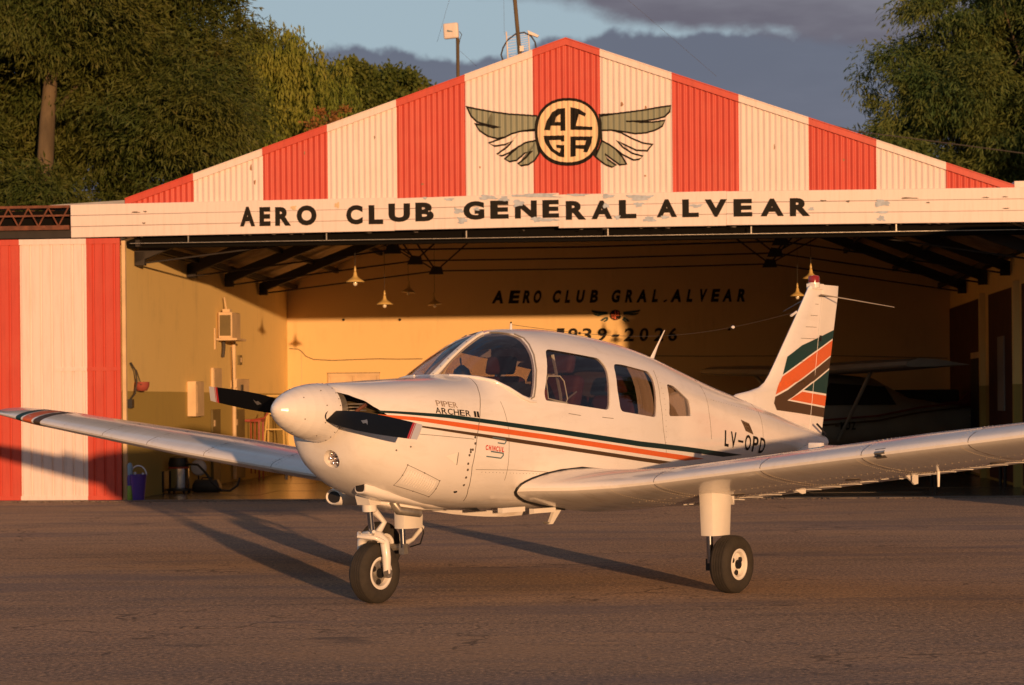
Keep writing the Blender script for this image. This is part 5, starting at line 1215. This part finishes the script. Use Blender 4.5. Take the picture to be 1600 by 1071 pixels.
# ---- wings
X65 = [0, .002, .005, .0125, .025, .05, .10, .20, .30, .40, .50, .60, .70, .80, .90, 1]; Y65 = [0, .062, .150*.5+.0, .1135, .155, .2165, .3037, .4125, .4767, .4996, .479, .41, .31, .20, .09, .004]
Y65[2] = .078
def naca(x, t, m_=.025, p_=.42):
    yt = t*float(np.interp(math.sqrt(x), [math.sqrt(q) for q in X65], Y65)); yc = m_/p_**2*(2*p_*x-x*x) if x < p_ else m_/(1-p_)**2*((1-2*p_)+2*p_*x-x*x); return yc, yt
def wst(s, f=None):
    """stations: p, leading edge a/z, trailing edge a/z, thickness"""
    if s > 0: ZL = ([.40, .56, .80, 1.05, 1.3, 2.1, 5.86], [.715, .722, .722, .736, .762, .86, 1.318]); zt0, gt = .505, .134
    else: ZL = ([.40, .56, 5.86], [.62, .64, 1.252]); zt0, gt = .490, .124
    T = [(.40, 1.80, 3.90, .138), (.56, 1.86, 3.88, .138), (.80, 2.02, 3.84, .138), (1.05, 2.15, 3.80, .138), (1.3, 2.20, 3.78, .138), (2.1, 2.20, 3.78, .138), (3.15, 2.20, 3.78, .138), (5.25, 2.44, 3.60, .138), (5.52, 2.50, 3.57, .13), (5.80, 2.56, 3.54, .11), (5.86, 2.66, 3.50, .07)]
    o = []
    for p, la, ta, th in T:
        zl = float(np.interp(p, *ZL)); zt_ = zt0+(p-.55)*gt
        if p > 5.0: zl += (5.345-p)*0+.0
        o.append((p, la, zl, ta, zt_, th))
    return o
def wpt(st, x, up, s):
    p, la, zl, ta, zt_, th = st; ch = math.hypot(ta-la, zt_-zl); dx, dz = (ta-la)/ch, (zt_-zl)/ch; yc, yt = naca(x, th); y = (yc+(yt if up else -yt))*ch
    return P3(la+dx*x*ch-dz*y, s*p, zl+dz*x*ch+dx*y)
def stat(s, p):
    T = wst(s)
    for i in range(len(T)-1):
        if T[i][0] <= p <= T[i+1][0]: f = (p-T[i][0])/(T[i+1][0]-T[i][0]); return tuple(T[i][k]*(1-f)+T[i+1][k]*f for k in range(6))
    return T[-1]
def wring(st, s, x0=0.0, x1=1.0, n=20):
    xs_ = [x0+(x1-x0)*(.5-.5*math.cos(math.pi*k/n)) for k in range(n+1)]
    return [wpt(st, x, True, s) for x in xs_[::-1]]+[wpt(st, x, False, s) for x in (xs_[1:] if x0 == 0 else xs_)]
ZW = M['white_ctrl']
for s in (1, -1):
    T = wst(s)
    ps = sorted(set([t[0] for t in T]+[1.3, 1.8, 2.3, 2.8, 3.6, 4.1, 4.6]))
    w = MB().loft([wring(stat(s, p), s, 0, .765) for p in ps]).build('wing', M['white'], AP, 35)
    MB().loft([wring(stat(s, p), s, .768, 1, 8) for p in (.62, 1.3, 2.0, 2.55)]).build('flap', ZW, w, 35)
    MB().loft([wring(stat(s, p), s, .768, 1, 8) for p in (2.57, 3.15, 4.0, 5.08)]).build('aileron', ZW, w, 35)
    MB().loft([wring(stat(s, p), s, .7655, 1, 8) for p in (5.10, 5.25, 5.52, 5.78, 5.86)]).build('wing_tip_trailing_piece', M['white'], w, 35)
    # stamped ribs of the control surfaces
    for p in np.arange(2.62, 5.05, .125):
        st = stat(s, p); MB().tube([Vector(wpt(st, x, False, s)) for x in (.79, .85, .92, .985)], .004, 6).build('aileron_rib', ZW, w, 60)
    for p in np.arange(.75, 2.5, .16):
        st = stat(s, p); MB().tube([Vector(wpt(st, x, False, s)) for x in (.79, .85, .92, .985)], .005, 6).build('flap_rib', ZW, w, 60)
    # rivets
    b = MB(); rg = random.Random(5)
    def rivet(p, x, up):
        st = stat(s, p); c = Vector(wpt(st, x, up, s)); d = .003
        b.add([c+Vector((-.0048, 0, 0)), c+Vector((.0048, 0, 0)), c+Vector((0, .0048, 0)), c+Vector((0, -.0048, 0)), c+Vector((0, 0, -d if not up else d))], [(0, 2, 4), (2, 1, 4), (1, 3, 4), (3, 0, 4)])
    for p in (1.02, 1.30, 1.36, 2.10, 2.16, 2.82, 2.88, 3.5, 4.1, 4.7):
        for k in range(40): rivet(p, .015+.75*(k/39)**1.3, False)
        for k in range(22): rivet(p, .01+.75*(k/21)**1.3, True)
    for x in (.30, .52, .74):
        for p in np.arange(.9, 4.9, .045): rivet(p, x, False)
    tag(b.build('rivet_rows', mat('rivet_heads', (.80, .66, .46), .35) if s == 1 else M['seam'], w, fix=False), kind='stuff')
    for p in (2.14, 1.33, 2.86, 3.55, 4.15):
        st = stat(s, p); MB().tube([Vector(wpt(st, x, up, s)) for x, up in [(x, True) for x in (.3, .15, .06, .02, .004)]+[(x, False) for x in (.0, .01, .03, .08, .2, .4, .6, .75)]], .0022, 5).build('skin_joint', M['seam'], w, 60)
    # walkway and black leading edge seal at the root
    st = (.582, *stat(s, .582)[1:])
    if s == 1:
        pr = [(x, True) for x in (.62, .45, .3, .18, .1, .05, .02, .006)]+[(0, True)]+[(x, False) for x in (.006, .02, .05, .1, .2, .32)]
        q_ = []
        for x, up in pr:
            c = wpt(stat(1, .585), x, up, 1); a_, z_ = c[0], c[2]; pw = max(.40, fw(a_, z_))
            st_ = stat(1, max(.41, pw)); q_.append(Vector(wpt(st_, x, up, 1)))
        MB().tube(q_, .011, 8).build('root_seal', M['seal'], w, 60)
    # aileron and flap hinge brackets under the wing
    for p, hh in ((.98, .035), (1.72, .03), (2.58, .065), (3.95, .06)):
        st = stat(s, p); a_ = wpt(st, .70, False, s); c_ = wpt(st, .82, False, s); y_ = a_[1]
        MB().prism([(a_[0], y_, a_[2]+.02), (c_[0]+.02, y_, c_[2]+.02), (c_[0]+.02, y_, c_[2]-hh*.9), (c_[0]-.03, y_, c_[2]-hh)], (0, -.006, 0), (0, .006, 0)).build('hinge_bracket', ZW, w)
    st = stat(s, 2.9); c = Vector(wpt(st, .62, False, s)); MB().tube([c, c+Vector((.0, 0, -.10))], [.012, .008], 8).build('tie_down_ring', ZW, w, 60)
    # fuel cap, access plates
    for p, x, up in ((1.75, .28, True), (1.55, .45, False), (3.4, .5, False), (2.45, .42, False)):
        st = stat(s, p); c = Vector(wpt(st, x, up, s)); c2 = Vector(wpt(st, x+.02, up, s)); c3 = Vector(wpt(stat(s, p+.02), x, up, s)); n_ = (c2-c).cross(c3-c).normalized(); n_ = n_ if (n_.z > 0) == up else -n_
        MB().lathe([(.05, -.001), (.05, .0022), (.045, .0035)], n=20, M=Matrix.Translation(c) @ n_.to_track_quat('Z', 'Y').to_matrix().to_4x4()).build('access_plate', M['seam'] if not up else M['dullsteel'], w, 40)
wp = [o for o in AP.children if o.name.startswith('wing')]
W1 = wp[0]
# stall warning vane, leading edge scuff plate, position light knob on the port wing
st = stat(1, 2.985); c = [Vector(wpt(stat(1, p), x, up, 1)) for p in (2.95, 3.02) for x, up in ((.012, True), (0, True), (.012, False), (.03, False))]
b = MB(); b.add([q_+Vector((-.0035, 0, 0)) for q_ in c], [(0, 1, 5, 4), (1, 2, 6, 5), (2, 3, 7, 6)]); b.build('stall_vane_plate', M['dullsteel'], W1, fix=False)
c = Vector(wpt(st, .004, False, 1)); MB().box(c.x-.018, c.x+.002, c.y-.012, c.y+.012, c.z-.012, c.z+.006).build('stall_vane', M['seal'], W1)
c = Vector(wpt(stat(1, 2.23), .35, True, 1)); bevel(MB().box(c.x-.03, c.x+.03, c.y-.045, c.y+.045, c.z-.005, c.z+.045).build('tank_vent_cap', M['white'], W1), .01, 2)
c = Vector(wpt(stat(1, 1.13), .10, True, 1)); c = Vector(wpt(stat(1, 1.0), .004, False, 1))
# coloured bands round the starboard tip
W2 = wp[1]
for p0, p1, m_ in ((5.04, 5.14, 'brown'), (5.17, 5.31, 'orange'), (5.34, 5.43, 'green')):
    rg_ = []
    for p in (p0, (p0+p1)/2, p1):
        st = stat(-1, p); st2 = list(st); r_ = []
        for x, up in [(x, True) for x in (.75, .6, .45, .3, .2, .12, .06, .02, .005)]+[(0, True)]+[(x, False) for x in (.005, .02, .06)]:
            c0 = Vector(wpt(st, x, up, -1)); ch_ = 1.2; sh = .10*x; c1 = Vector(wpt(stat(-1, p+sh), x, up, -1)); cen = Vector(wpt(stat(-1, p+sh), .35, False, -1)).lerp(Vector(wpt(stat(-1, p+sh), .35, True, -1)), .5)
            r_.append(c1+(c1-cen).normalized()*.0022)
        rg_.append(r_)
    n = len(rg_[0]); b = MB(); b.add([q_ for r_ in rg_ for q_ in r_], [(i*n+k, i*n+k+1, (i+1)*n+k+1, (i+1)*n+k) for i in range(2) for k in range(n-1)]); b.build('tip_stripe', M[m_], W2, 60, fix=False)
st = stat(-1, 4.8)
MB().tube([Vector(wpt(stat(-1, p), .80, True, -1))+Vector((0, 0, .002)) for p in (1.2, 2, 3, 4, 4.7)], .006, 4).build('hinge_line_red', M['inkred'], W2)
# dark anti-slip walkway patches seen edge-on on the starboard wing
for pa, pb_ in ((3.5, 3.95), (2.4, 2.9)):
    b = MB(); b.add([Vector(wpt(stat(-1, p), x, True, -1))+Vector((0, 0, .003)) for p in (pa, pb_) for x in (.62, .70)], [(0, 1, 3, 2)]); b.build('dark_patch', M['inkred'], W2, fix=False)

# ---- fin, rudder, stabilator
def finring(z, le, te, x0, x1, th=.085, n=12):
    c_ = te-le; xs_ = [x0+(x1-x0)*(.5-.5*math.cos(math.pi*k/n)) for k in range(n+1)]; f = lambda x: 5*th*(.2969*math.sqrt(x)-.1260*x-.3516*x*x+.2843*x**3-.1036*x**4)*c_+.0015
    return [P3(le+x*c_, f(x), z) for x in xs_[::-1]]+[P3(le+x*c_, -f(x), z) for x in (xs_[1:] if x0 == 0 else xs_)]
LEZ = [(.98, 5.05), (1.20, 5.20), (1.30, 5.30), (1.345, 5.42), (1.37, 5.62), (1.40, 5.78), (1.44, 5.87), (1.50, 5.945), (1.60, 6.04), (1.80, 6.22), (2.0, 6.40), (2.20, 6.575), (2.26, 6.625), (2.295, 6.69)]
TEZ = [(.93, 6.817), (2.13, 7.125), (2.137, 7.136), (2.295, 7.158)]
HLZ = [(.90, 6.58), (1.08, 6.60), (1.5, 6.685), (1.8, 6.745), (2.19, 6.822), (2.3, 6.84)]
fz = lambda T, z: float(np.interp(z, [q[0] for q in T], [q[1] for q in T]))
zs = [.98, 1.10, 1.20, 1.30, 1.345, 1.37, 1.40, 1.44, 1.50, 1.60, 1.75, 1.9, 2.05, 2.19, 2.26, 2.295]
def fth(z): return .075 if z > 1.45 else .055
fin = MB().loft([finring(z, fz(LEZ, z), fz(TEZ, z), 0, (fz(HLZ, z)-.004-fz(LEZ, z))/(fz(TEZ, z)-fz(LEZ, z)), fth(z)) for z in zs]).build('fin', M['white'], AP, 40)
rud = MB().loft([finring(z, fz(LEZ, z), fz(TEZ, z), (fz(HLZ, z)+.004-fz(LEZ, z))/(fz(TEZ, z)-fz(LEZ, z)), 1, fth(z), 6) for z in [.93]+zs[1:14]]).build('rudder', ZW, AP, 40)
MB().loft([finring(z, 6.84, fz(TEZ, z), 0, 1, .11, 8) for z in (2.196, 2.25, 2.292)]).build('rudder_horn', ZW, rud, 40)
def finskin(a, z, off=.002, s=1):
    le, te = fz(LEZ, z), fz(TEZ, z); c_ = te-le; x = min(1, max(0, (a-le)/c_)); th = fth(z); y = 5*th*(.2969*math.sqrt(x)-.1260*x-.3516*x*x+.2843*x**3-.1036*x**4)*c_+.0015; return P3(a, s*(y+off), z)
def finpoly(name, poly, m_, s=1, off=.0022):
    bm = bmesh.new(); f = bm.faces.new([bm.verts.new((a, 0, z)) for a, z in poly]); bmesh.ops.triangulate(bm, faces=[f])
    for k in range(70):
        bmesh.ops.bisect_plane(bm, geom=bm.verts[:]+bm.edges[:]+bm.faces[:], plane_co=(5.8+k*.02, 0, 0), plane_no=(1, 0, 0))
    for k in range(16): bmesh.ops.bisect_plane(bm, geom=bm.verts[:]+bm.edges[:]+bm.faces[:], plane_co=(0, 0, 1.1+k*.06), plane_no=(0, 0, 1))
    for v in bm.verts: v.co = finskin(v.co.x, v.co.z, off, s)
    me = bpy.data.meshes.new(name); bm.to_mesh(me); bm.free(); return link(name, me, m_, fin)
def te(z): return fz(TEZ, z)-.001
FS_ = [('green', [(6.206, 1.660), (6.45, 1.760), (te(1.905), 1.905), (te(1.830), 1.830), (6.55, 1.665), (6.30, 1.575), (6.118, 1.508)]),
       ('orange', [(6.110, 1.492), (6.30, 1.560), (6.55, 1.650), (te(1.815), 1.815), (te(1.682), 1.682), (6.50, 1.500), (6.20, 1.395), (5.985, 1.340)]),
       ('brown', [(5.978, 1.322), (6.20, 1.378), (6.50, 1.485), (te(1.668), 1.668), (te(1.572), 1.572), (6.55, 1.415), (6.30, 1.325), (6.185, 1.290), (te(1.222), 1.222), (te(1.140), 1.140), (6.40, 1.180), (6.00, 1.210), (5.955, 1.268)]),
       ('green', [(6.49, 1.378), (6.62, 1.425), (te(1.555), 1.555), (te(1.345), 1.345)]),
       ('orange', [(6.232, 1.298), (6.46, 1.364), (te(1.328), 1.328), (te(1.238), 1.238)])]
for s in (1, -1):
    for nm, pl in FS_: finpoly(nm+'_fin_stripe', pl, M[nm], s)
# stamped stiffeners and hinge line on the fin
for k in range(6):
    z = 1.62+k*.1; a0 = fz(LEZ, z)+.20; a1 = fz(HLZ, z)-.05
    MB().tube([finskin(a, z, .0005) for a in np.linspace(a0, a1, 5)], .0020, 5).build('fin_stiffener', M['seam'], fin, 60)
MB().tube([finskin(fz(HLZ, z), z, .001) for z in np.linspace(1.0, 2.18, 12)], .0035, 5).build('hinge_gap', M['proptip'], fin)
MB().box(*[6.765, 6.775], -.045, -.03, 1.80, 1.85).build('hinge_slot', M['seal'], fin)
MB().tube([P3(6.60, .09, 1.085), P3(6.70, .08, 1.04), P3(6.82, .05, .99)], .010, 6).build('rudder_cable', M['seal'], AP)
skl = MB().tube([P3(a, sgn_, z) for a, sgn_, z in ((6.02, .034, 1.16), (6.06, .034, 1.30))], .002, 4); skl.build('fairing_joint', M['seam'], fin)
# red beacon on the fin cap
bc = P3(6.725, 0, 2.293)
MB().lathe([(.052, -.03), (.052, .012), (.046, .014)], bc, 'z', 20).build('beacon_base', M['white_ctrl'], AP, 40)
bb = MB().lathe([(.042, .012), (.050, .02), (.050, .06), (.044, .072), (.01, .078)], bc, 'z', 20).build('beacon_lens', M['red_lamp'], AP, 40)
MB().loft([[P3(a, y*.035, z) for y, z in ((-1, 2.25), (-1, 2.296), (1, 2.296), (1, 2.25))] for a in (6.66, 6.84)]).build('fin_cap', M['white'], AP)
# whisker aerials, wire aerial, whip, little post
for s in (1, -1):
    MB().tube([P3(6.79, s*.03, 2.205), P3(6.95, s*.28, 2.15), P3(7.15, s*.55, 2.088)], [.006, .005, .003], 6).build('whisker_aerial', M['trim'], AP)
MB().box(*sorted((6.76, 6.86)), -.036, -.03, 2.185, 2.20).build('aerial_bracket', M['seam'], AP)
c = Vector(P3(6.45, .0, 2.06)); wa = [P3(6.42, 0, 2.045)]+[P3(6.42+(2.41-6.42)*t, .0, 2.045+(1.842-2.045)*t-.14*math.sin(math.pi*t)) for t in np.linspace(.05, .95, 14)]+[P3(2.41, 0, 1.842)]
MB().tube([Vector(q_) for q_ in wa], .0016, 5).build('wire_aerial', M['wire'], AP)
for q_ in (wa[4],): MB().lathe([(.006, -.02), (.015, 0), (.006, .02)], q_, 'x', 8).build('insulator', M['white'], AP, 60)
MB().tube([wa[0], (wa[0][0]-.09, 0, wa[0][2]-.035)], .011, 6).build('aerial_spring', M['white_ctrl'], AP)
MB().tube([P3(2.41, 0, 1.80), P3(2.41, 0, 1.85)], [.010, .007], 8).build('aerial_post', M['white'], AP)
MB().lathe([(.006, 0), (.006, .012)], P3(2.41, 0, 1.85), 'z', 8).build('post_cap', M['seal'], AP)
wz = sec(4.17)[0]
MB().loft([[P3(a+dx*w_, y*w_*.35, z) for dx, y in ((-1, 0), (-.3, 1), (.6, .8), (1, 0), (.6, -.8), (-.3, -1))] for a, z, w_ in ((4.155, wz-.01, .045), (4.20, wz+.06, .028), (4.27, wz+.15, .014), (4.375, 1.845, .006))]).build('whip_aerial', M['white'], AP, 60)
for s in (1, -1):
    def sr(p, la, ta, th): return [P3(la+(ta-la)*x, s*p, .87+y*(ta-la)) for x, y in ((1, 0), (.7, .03*th), (.3, .055*th), (.08, .04*th), (0, 0), (.08, -.04*th), (.3, -.055*th), (.7, -.03*th))]
    MB().loft([sr(.09, 6.15, 6.92, 1), sr(1.85, 6.20, 6.88, 1), sr(1.93, 6.28, 6.85, .4)]).build('stabilator', M['white'], AP, 40)

# ---- cabin
M['bulk'] = mat('bulkhead_cloth', (.10, .065, .045), .8)
MB().prism([P3(1.50, 0, 1.30), P3(1.66, 0, 1.42), P3(1.90, 0, 1.43), P3(2.02, 0, 1.40), P3(2.04, 0, 1.15), P3(1.5, 0, 1.0)], (0, -.49, 0), (0, .49, 0)).build('instrument_panel', M['dark'], AP)
MB().loft([[P3(a, p, 1.03) for a, p in ((1.45, -.49), (1.45, .49), (4.2, .40), (4.2, -.40))], [P3(a, p, 1.05) for a, p in ((1.45, -.49), (1.45, .49), (4.2, .40), (4.2, -.40))]]).build('cabin_floor', M['dark'], AP)
def seat(a, p, tall, m_):
    o = bevel(MB().prism([P3(a-.02, p, 1.06), P3(a+.14, p, 1.06), P3(a+.27, p, 1.06+tall), P3(a+.17, p, 1.09+tall)], (0, -.21, 0), (0, .21, 0)).build('seat_back', m_, AP), .04, 3)
    h = bevel(MB().prism([P3(a+.17, p, 1.10+tall), P3(a+.25, p, 1.09+tall), P3(a+.29, p, 1.22+tall), P3(a+.21, p, 1.23+tall)], (0, -.12, 0), (0, .12, 0)).build('headrest', m_, AP), .035, 3)
    bevel(MB().box(a-.42, a+.04, -p-.21, -p+.21, 1.02, 1.12).build('seat_cushion', m_, AP), .03, 2)
seat(2.40, .26, .40, M['seat']); seat(2.40, -.26, .40, M['seat']); seat(3.18, .24, .26, M['seat']); seat(3.18, -.24, .26, M['seat'])
MB().lathe([(.014, .066), (.026, .056), (.052, .035), (.062, .0), (.055, -.035), (.025, -.055)], P3(1.79, .05, 1.485), 'z', 18, M=None).build('compass', M['seal'], AP, 50)
MB().tube([P3(1.79, .05, 1.51), P3(1.80, .03, 1.60)], .006, 6).build('compass_stem', M['seal'], AP)
MB().prism([P3(1.98, 0, 1.70), P3(2.12, 0, 1.745), P3(2.16, 0, 1.71), P3(2.02, 0, 1.66)], (0, -.3, 0), (0, .3, 0)).build('sun_visor', M['dark'], AP)
MB().prism([P3(2.18, 0, 1.775), P3(3.9, 0, 1.62), P3(3.9, 0, 1.60), P3(2.18, 0, 1.755)], (0, -.30, 0), (0, .30, 0)).build('headliner', M['trim'], AP)
MB().prism([P3(3.58, 0, 1.04), P3(3.62, 0, 1.04), P3(3.62, 0, 1.66), P3(3.58, 0, 1.66)], (0, -.36, 0), (0, .36, 0)).build('cabin_bulkhead', M['bulk'], AP)
MB().tube([P3(2.30, .44, 1.62), P3(2.36, .46, 1.35), P3(2.34, .50, 1.12)], .012, 6).build('seat_belt', M['belt'], AP)
inside = shell('hollow', .03, None, 1.3, 5.0, None)
for o in list(AP.children):
    nm_ = o.name.split('.')[0]
    if nm_ in ('instrument_panel', 'cabin_floor', 'sun_visor', 'headliner', 'cabin_bulkhead', 'seat_back', 'seat_cushion', 'headrest'):
        boolean(o, [inside], 'INTERSECT'); k_ = o.data.materials[0]; o.data.materials.clear(); o.data.materials.append(k_); o.data.polygons.foreach_set('material_index', [0]*len(o.data.polygons)); o.data.set_sharp_from_angle(angle=R(40))
bpy.data.objects.remove(inside)
# storm window frame in the port front side window
sw = [(2.105, 1.32), (2.125, 1.44), (2.16, 1.475), (2.285, 1.475), (2.315, 1.44), (2.315, 1.315), (2.29, 1.29)]
MB().tube([Vector(skin(a, z, -.010)) for a, z in sw], .005, 6, closed=True).build('storm_window_frame', M['trim'], AP)
MB().tube([Vector(skin(a, z, -.012)) for a, z in ((2.09, 1.30), (2.20, 1.295), (2.30, 1.287))], .009, 6).build('storm_window_sill', M['belt'], AP)
MB().tube([Vector(skin(a, z, -.03)) for a, z in ((2.32, 1.31), (2.46, 1.37))], .006, 6).tube([Vector(skin(a, z, -.02)) for a, z in ((2.31, 1.31), (2.35, 1.26))], .005, 6).build('door_pull', M['belt'], AP)
b = MB(); pts = [skin(a, z, -.16) for a, z in ((2.12, 1.31), (2.13, 1.42), (2.18, 1.455), (2.27, 1.455), (2.30, 1.42), (2.30, 1.31))]; b.add(pts, [tuple(range(6))]); b.prism([Vector(q_) for q_ in pts], (0, .0, 0), (0, .02, 0)); b.build('map_pocket', M['brown_int'], AP)
def curtain(a0, a1, z0_, z1_, s):
    b = MB(); n = 30; pts = []
    for i in range(n+1):
        a = a0+(a1-a0)*i/n; off = -.045+.014*math.sin(i*1.25)+.005*math.sin(i*3.1)
        for z in np.linspace(z0_, z1_, 6): pts.append(skin(a+.006*math.sin(z*9+i), z, off, s))
    b.add(pts, [(i*6+j, (i+1)*6+j, (i+1)*6+j+1, i*6+j+1) for i in range(n) for j in range(5)]); b.build('curtain', M['curtain'], AP, 60, fix=False)
curtain(3.25, 3.47, 1.16, 1.58, 1); curtain(3.64, 3.99, 1.16, 1.42, 1); curtain(3.2, 3.45, 1.16, 1.58, -1)

# ---- landing gear
def wheel(c, rad, wid, name='wheel', steer=0.0, yaw=0.0, web='white_ctrl'):
    """tyre with tread grooves and a pale split rim, axle along p"""
    Mx = Matrix.Translation(P3(*c)) @ Matrix.Rotation(yaw, 4, 'Z')
    h = wid/2; pr = [(rad*.52, -h*.72), (rad*.60, -h*.90), (rad*.76, -h*1.0), (rad*.90, -h*.88), (rad*.965, -h*.66)]
    for k in range(-2, 3):
        x = k*h*.25; pr += [(rad*(.992-.004*abs(k)), x-h*.10), (rad*(.998-.004*abs(k)), x), (rad*(.992-.004*abs(k)), x+h*.095)]
        if k < 2: pr += [(rad*.975, x+h*.105), (rad*.975, x+h*.145)]
    pr += [(rad*.965, h*.66), (rad*.90, h*.88), (rad*.76, h*1.0), (rad*.60, h*.90), (rad*.52, h*.72)]
    ty = MB().lathe(pr, n=56, axis='y', M=Mx, caps=False)
    # flatten the foot a little where it stands
    for i, v in enumerate(ty.v):
        if v[2] < .006: ty.v[i] = (v[0], v[1], .0015)
    t_ = ty.build('tyre', M['rubber'], AP, 50)
    for s in (-1, 1):
        rim = MB().lathe([(rad*.53, s*h*.70), (rad*.54, s*h*.80), (rad*.49, s*h*.84), (rad*.43, s*h*.76), (rad*.40, s*h*.50), (rad*.40, s*h*.28), (rad*.5, s*h*.28)], n=36, axis='y', M=Mx, caps=False)
        rim.build('rim', M['white_ctrl'], t_, 40); MB().lathe([(rad*.405, s*h*.36), (rad*.2, s*h*.44), (rad*.17, s*h*.60), (rad*.02, s*h*.60), (rad*.02, s*h*.3)], n=30, axis='y', M=Mx, caps=False).build('rim_web', M[web], t_, 40)
        for k in range(3):
            t = k*2.094+.5; q_ = (rad*.29*math.cos(t), s*h*.42, rad*.29*math.sin(t))
            MB().lathe([(rad*.095, -.010), (rad*.095, .008)], n=12, axis='y', M=Mx @ Matrix.Translation(q_)).build('rim_hole', M['dark'], t_)
        MB().lathe([(rad*.16, -.012), (rad*.16, .012), (rad*.12, .018)], n=14, axis='y', M=Mx @ Matrix.Translation((0, s*h*.64, 0))).build('hub_cap', M['seal'], t_, 40)
    return t_
# nose leg
nw = (.93, .0, .197); wheel(nw, .197, .145, web='dullsteel')
for s in (1, -1):
    MB().tube([P3(.93, s*.105, .197), P3(.925, s*.108, .30), P3(.92, s*.098, .40), P3(.915, s*.06, .435), P3(.91, 0, .44)], [.024, .029, .032, .034, .036], 10).build('nose_fork', M['white_ctrl'], AP, 60)
    MB().lathe([(.03, -.012), (.03, .012), (.014, .02)], P3(.93, s*.115, .197), 'y', 14).build('axle_nut', M['dullsteel'], AP, 40)
MB().tube([P3(.91, 0, .43), P3(.885, 0, .62)], .021, 14).build('nose_oleo', M['steel'], AP, 60)
MB().tube([P3(.887, 0, .60), P3(.878, 0, .68)], .048, 16).build('nose_strut_housing', M['white_ctrl'], AP, 50)
MB().tube([P3(.93, 0, .60), P3(1.03, 0, .52), P3(.95, 0, .44)], [.026, .020, .026], 8).build('nose_torque_link', M['white_ctrl'], AP, 60)
MB().box(.84, .98, -.035, .035, .425, .455).tube([P3(.88, .03, .445), P3(.84, .075, .47)], .012, 6).build('fork_crown', M['white_ctrl'], AP)
MB().tube([P3(.84, -.05, .455), P3(.80, -.02, .44), P3(.84, .09, .43), P3(.90, .11, .40)], .016, 8).build('tow_lug', M['white_ctrl'], AP, 60)
MB().prism([P3(.80, .0, .72), P3(.96, .0, .70), P3(.95, 0, .64), P3(.83, 0, .64)], (0, -.055, 0), (0, .055, 0)).build('nose_gear_cuff', M['white_ctrl'], AP)
# main legs
for s, cc in ((1, (2.77, 1.575)), (-1, (2.85, -1.62))):
    a, p = cc; wheel((a, p, .195), .195, .150)
    inb = p-s*(.13 if s > 0 else .25); a += 0 if s > 0 else .04; st = stat(s, abs(inb)); zb_ = wpt(st, .38, False, s)[2]+.03
    b = MB().loft([[P3(a+dx*f_, inb+dy*f_, z) for dx, dy in ((-.125, 0), (-.11, .05), (-.055, .072), (.055, .072), (.12, .055), (.135, 0), (.12, -.055), (.055, -.072), (-.055, -.072), (-.11, -.05))] for z, f_ in ((zb_, 1.10), (zb_-.03, 1.02), (.50, .96), (.385 if s > 0 else .345, .92))])
    b.build('gear_leg_fairing', M['white_ctrl'], AP, 40)
    MB().tube([P3(a-.07, inb, .42), P3(a-.06, inb, .20)], .024, 12).build('main_oleo', M['steel'], AP, 60)
    MB().tube([P3(a-.06, inb, .20), P3(a, inb+s*.02, .195), P3(a, p, .195)], .026, 10).build('axle', M['dullsteel'], AP, 60)
    MB().box(a-.08, a-.03, -(inb)-.025, -(inb)+.025, .15, .23).build('brake_caliper', M['dullsteel'] if s < 0 else M['seal'], AP)
    MB().tube([P3(a+.04, inb, .43), P3(a+.17, inb, .34), P3(a+.14, inb, .32)], [.022, .018, .018], 8).tube([P3(a+.16, inb, .335), P3(a+.05, inb, .255), P3(a-.04, inb, .23)], [.018, .016, .024], 8).build('torque_link', M['white_ctrl'], AP, 60)
    MB().tube([P3(a+.13, inb, .42), P3(a+.16, inb-s*.02, .30), P3(a+.12, inb-s*.02, .22), P3(a+.02, inb, .20)], .006, 6).build('brake_hose', M['seal'], AP, 60)
    c = P3(a+.17, inb, zb_-.05); MB().prism([(c[0], c[1], c[2]+.04), (c[0]+.05, c[1], c[2]+.04), (c[0]+.05, c[1], c[2]-.05)], (0, -.02, 0), (0, .02, 0)).build('leg_bracket', ZW, AP)
bpy.context.view_layer.update()
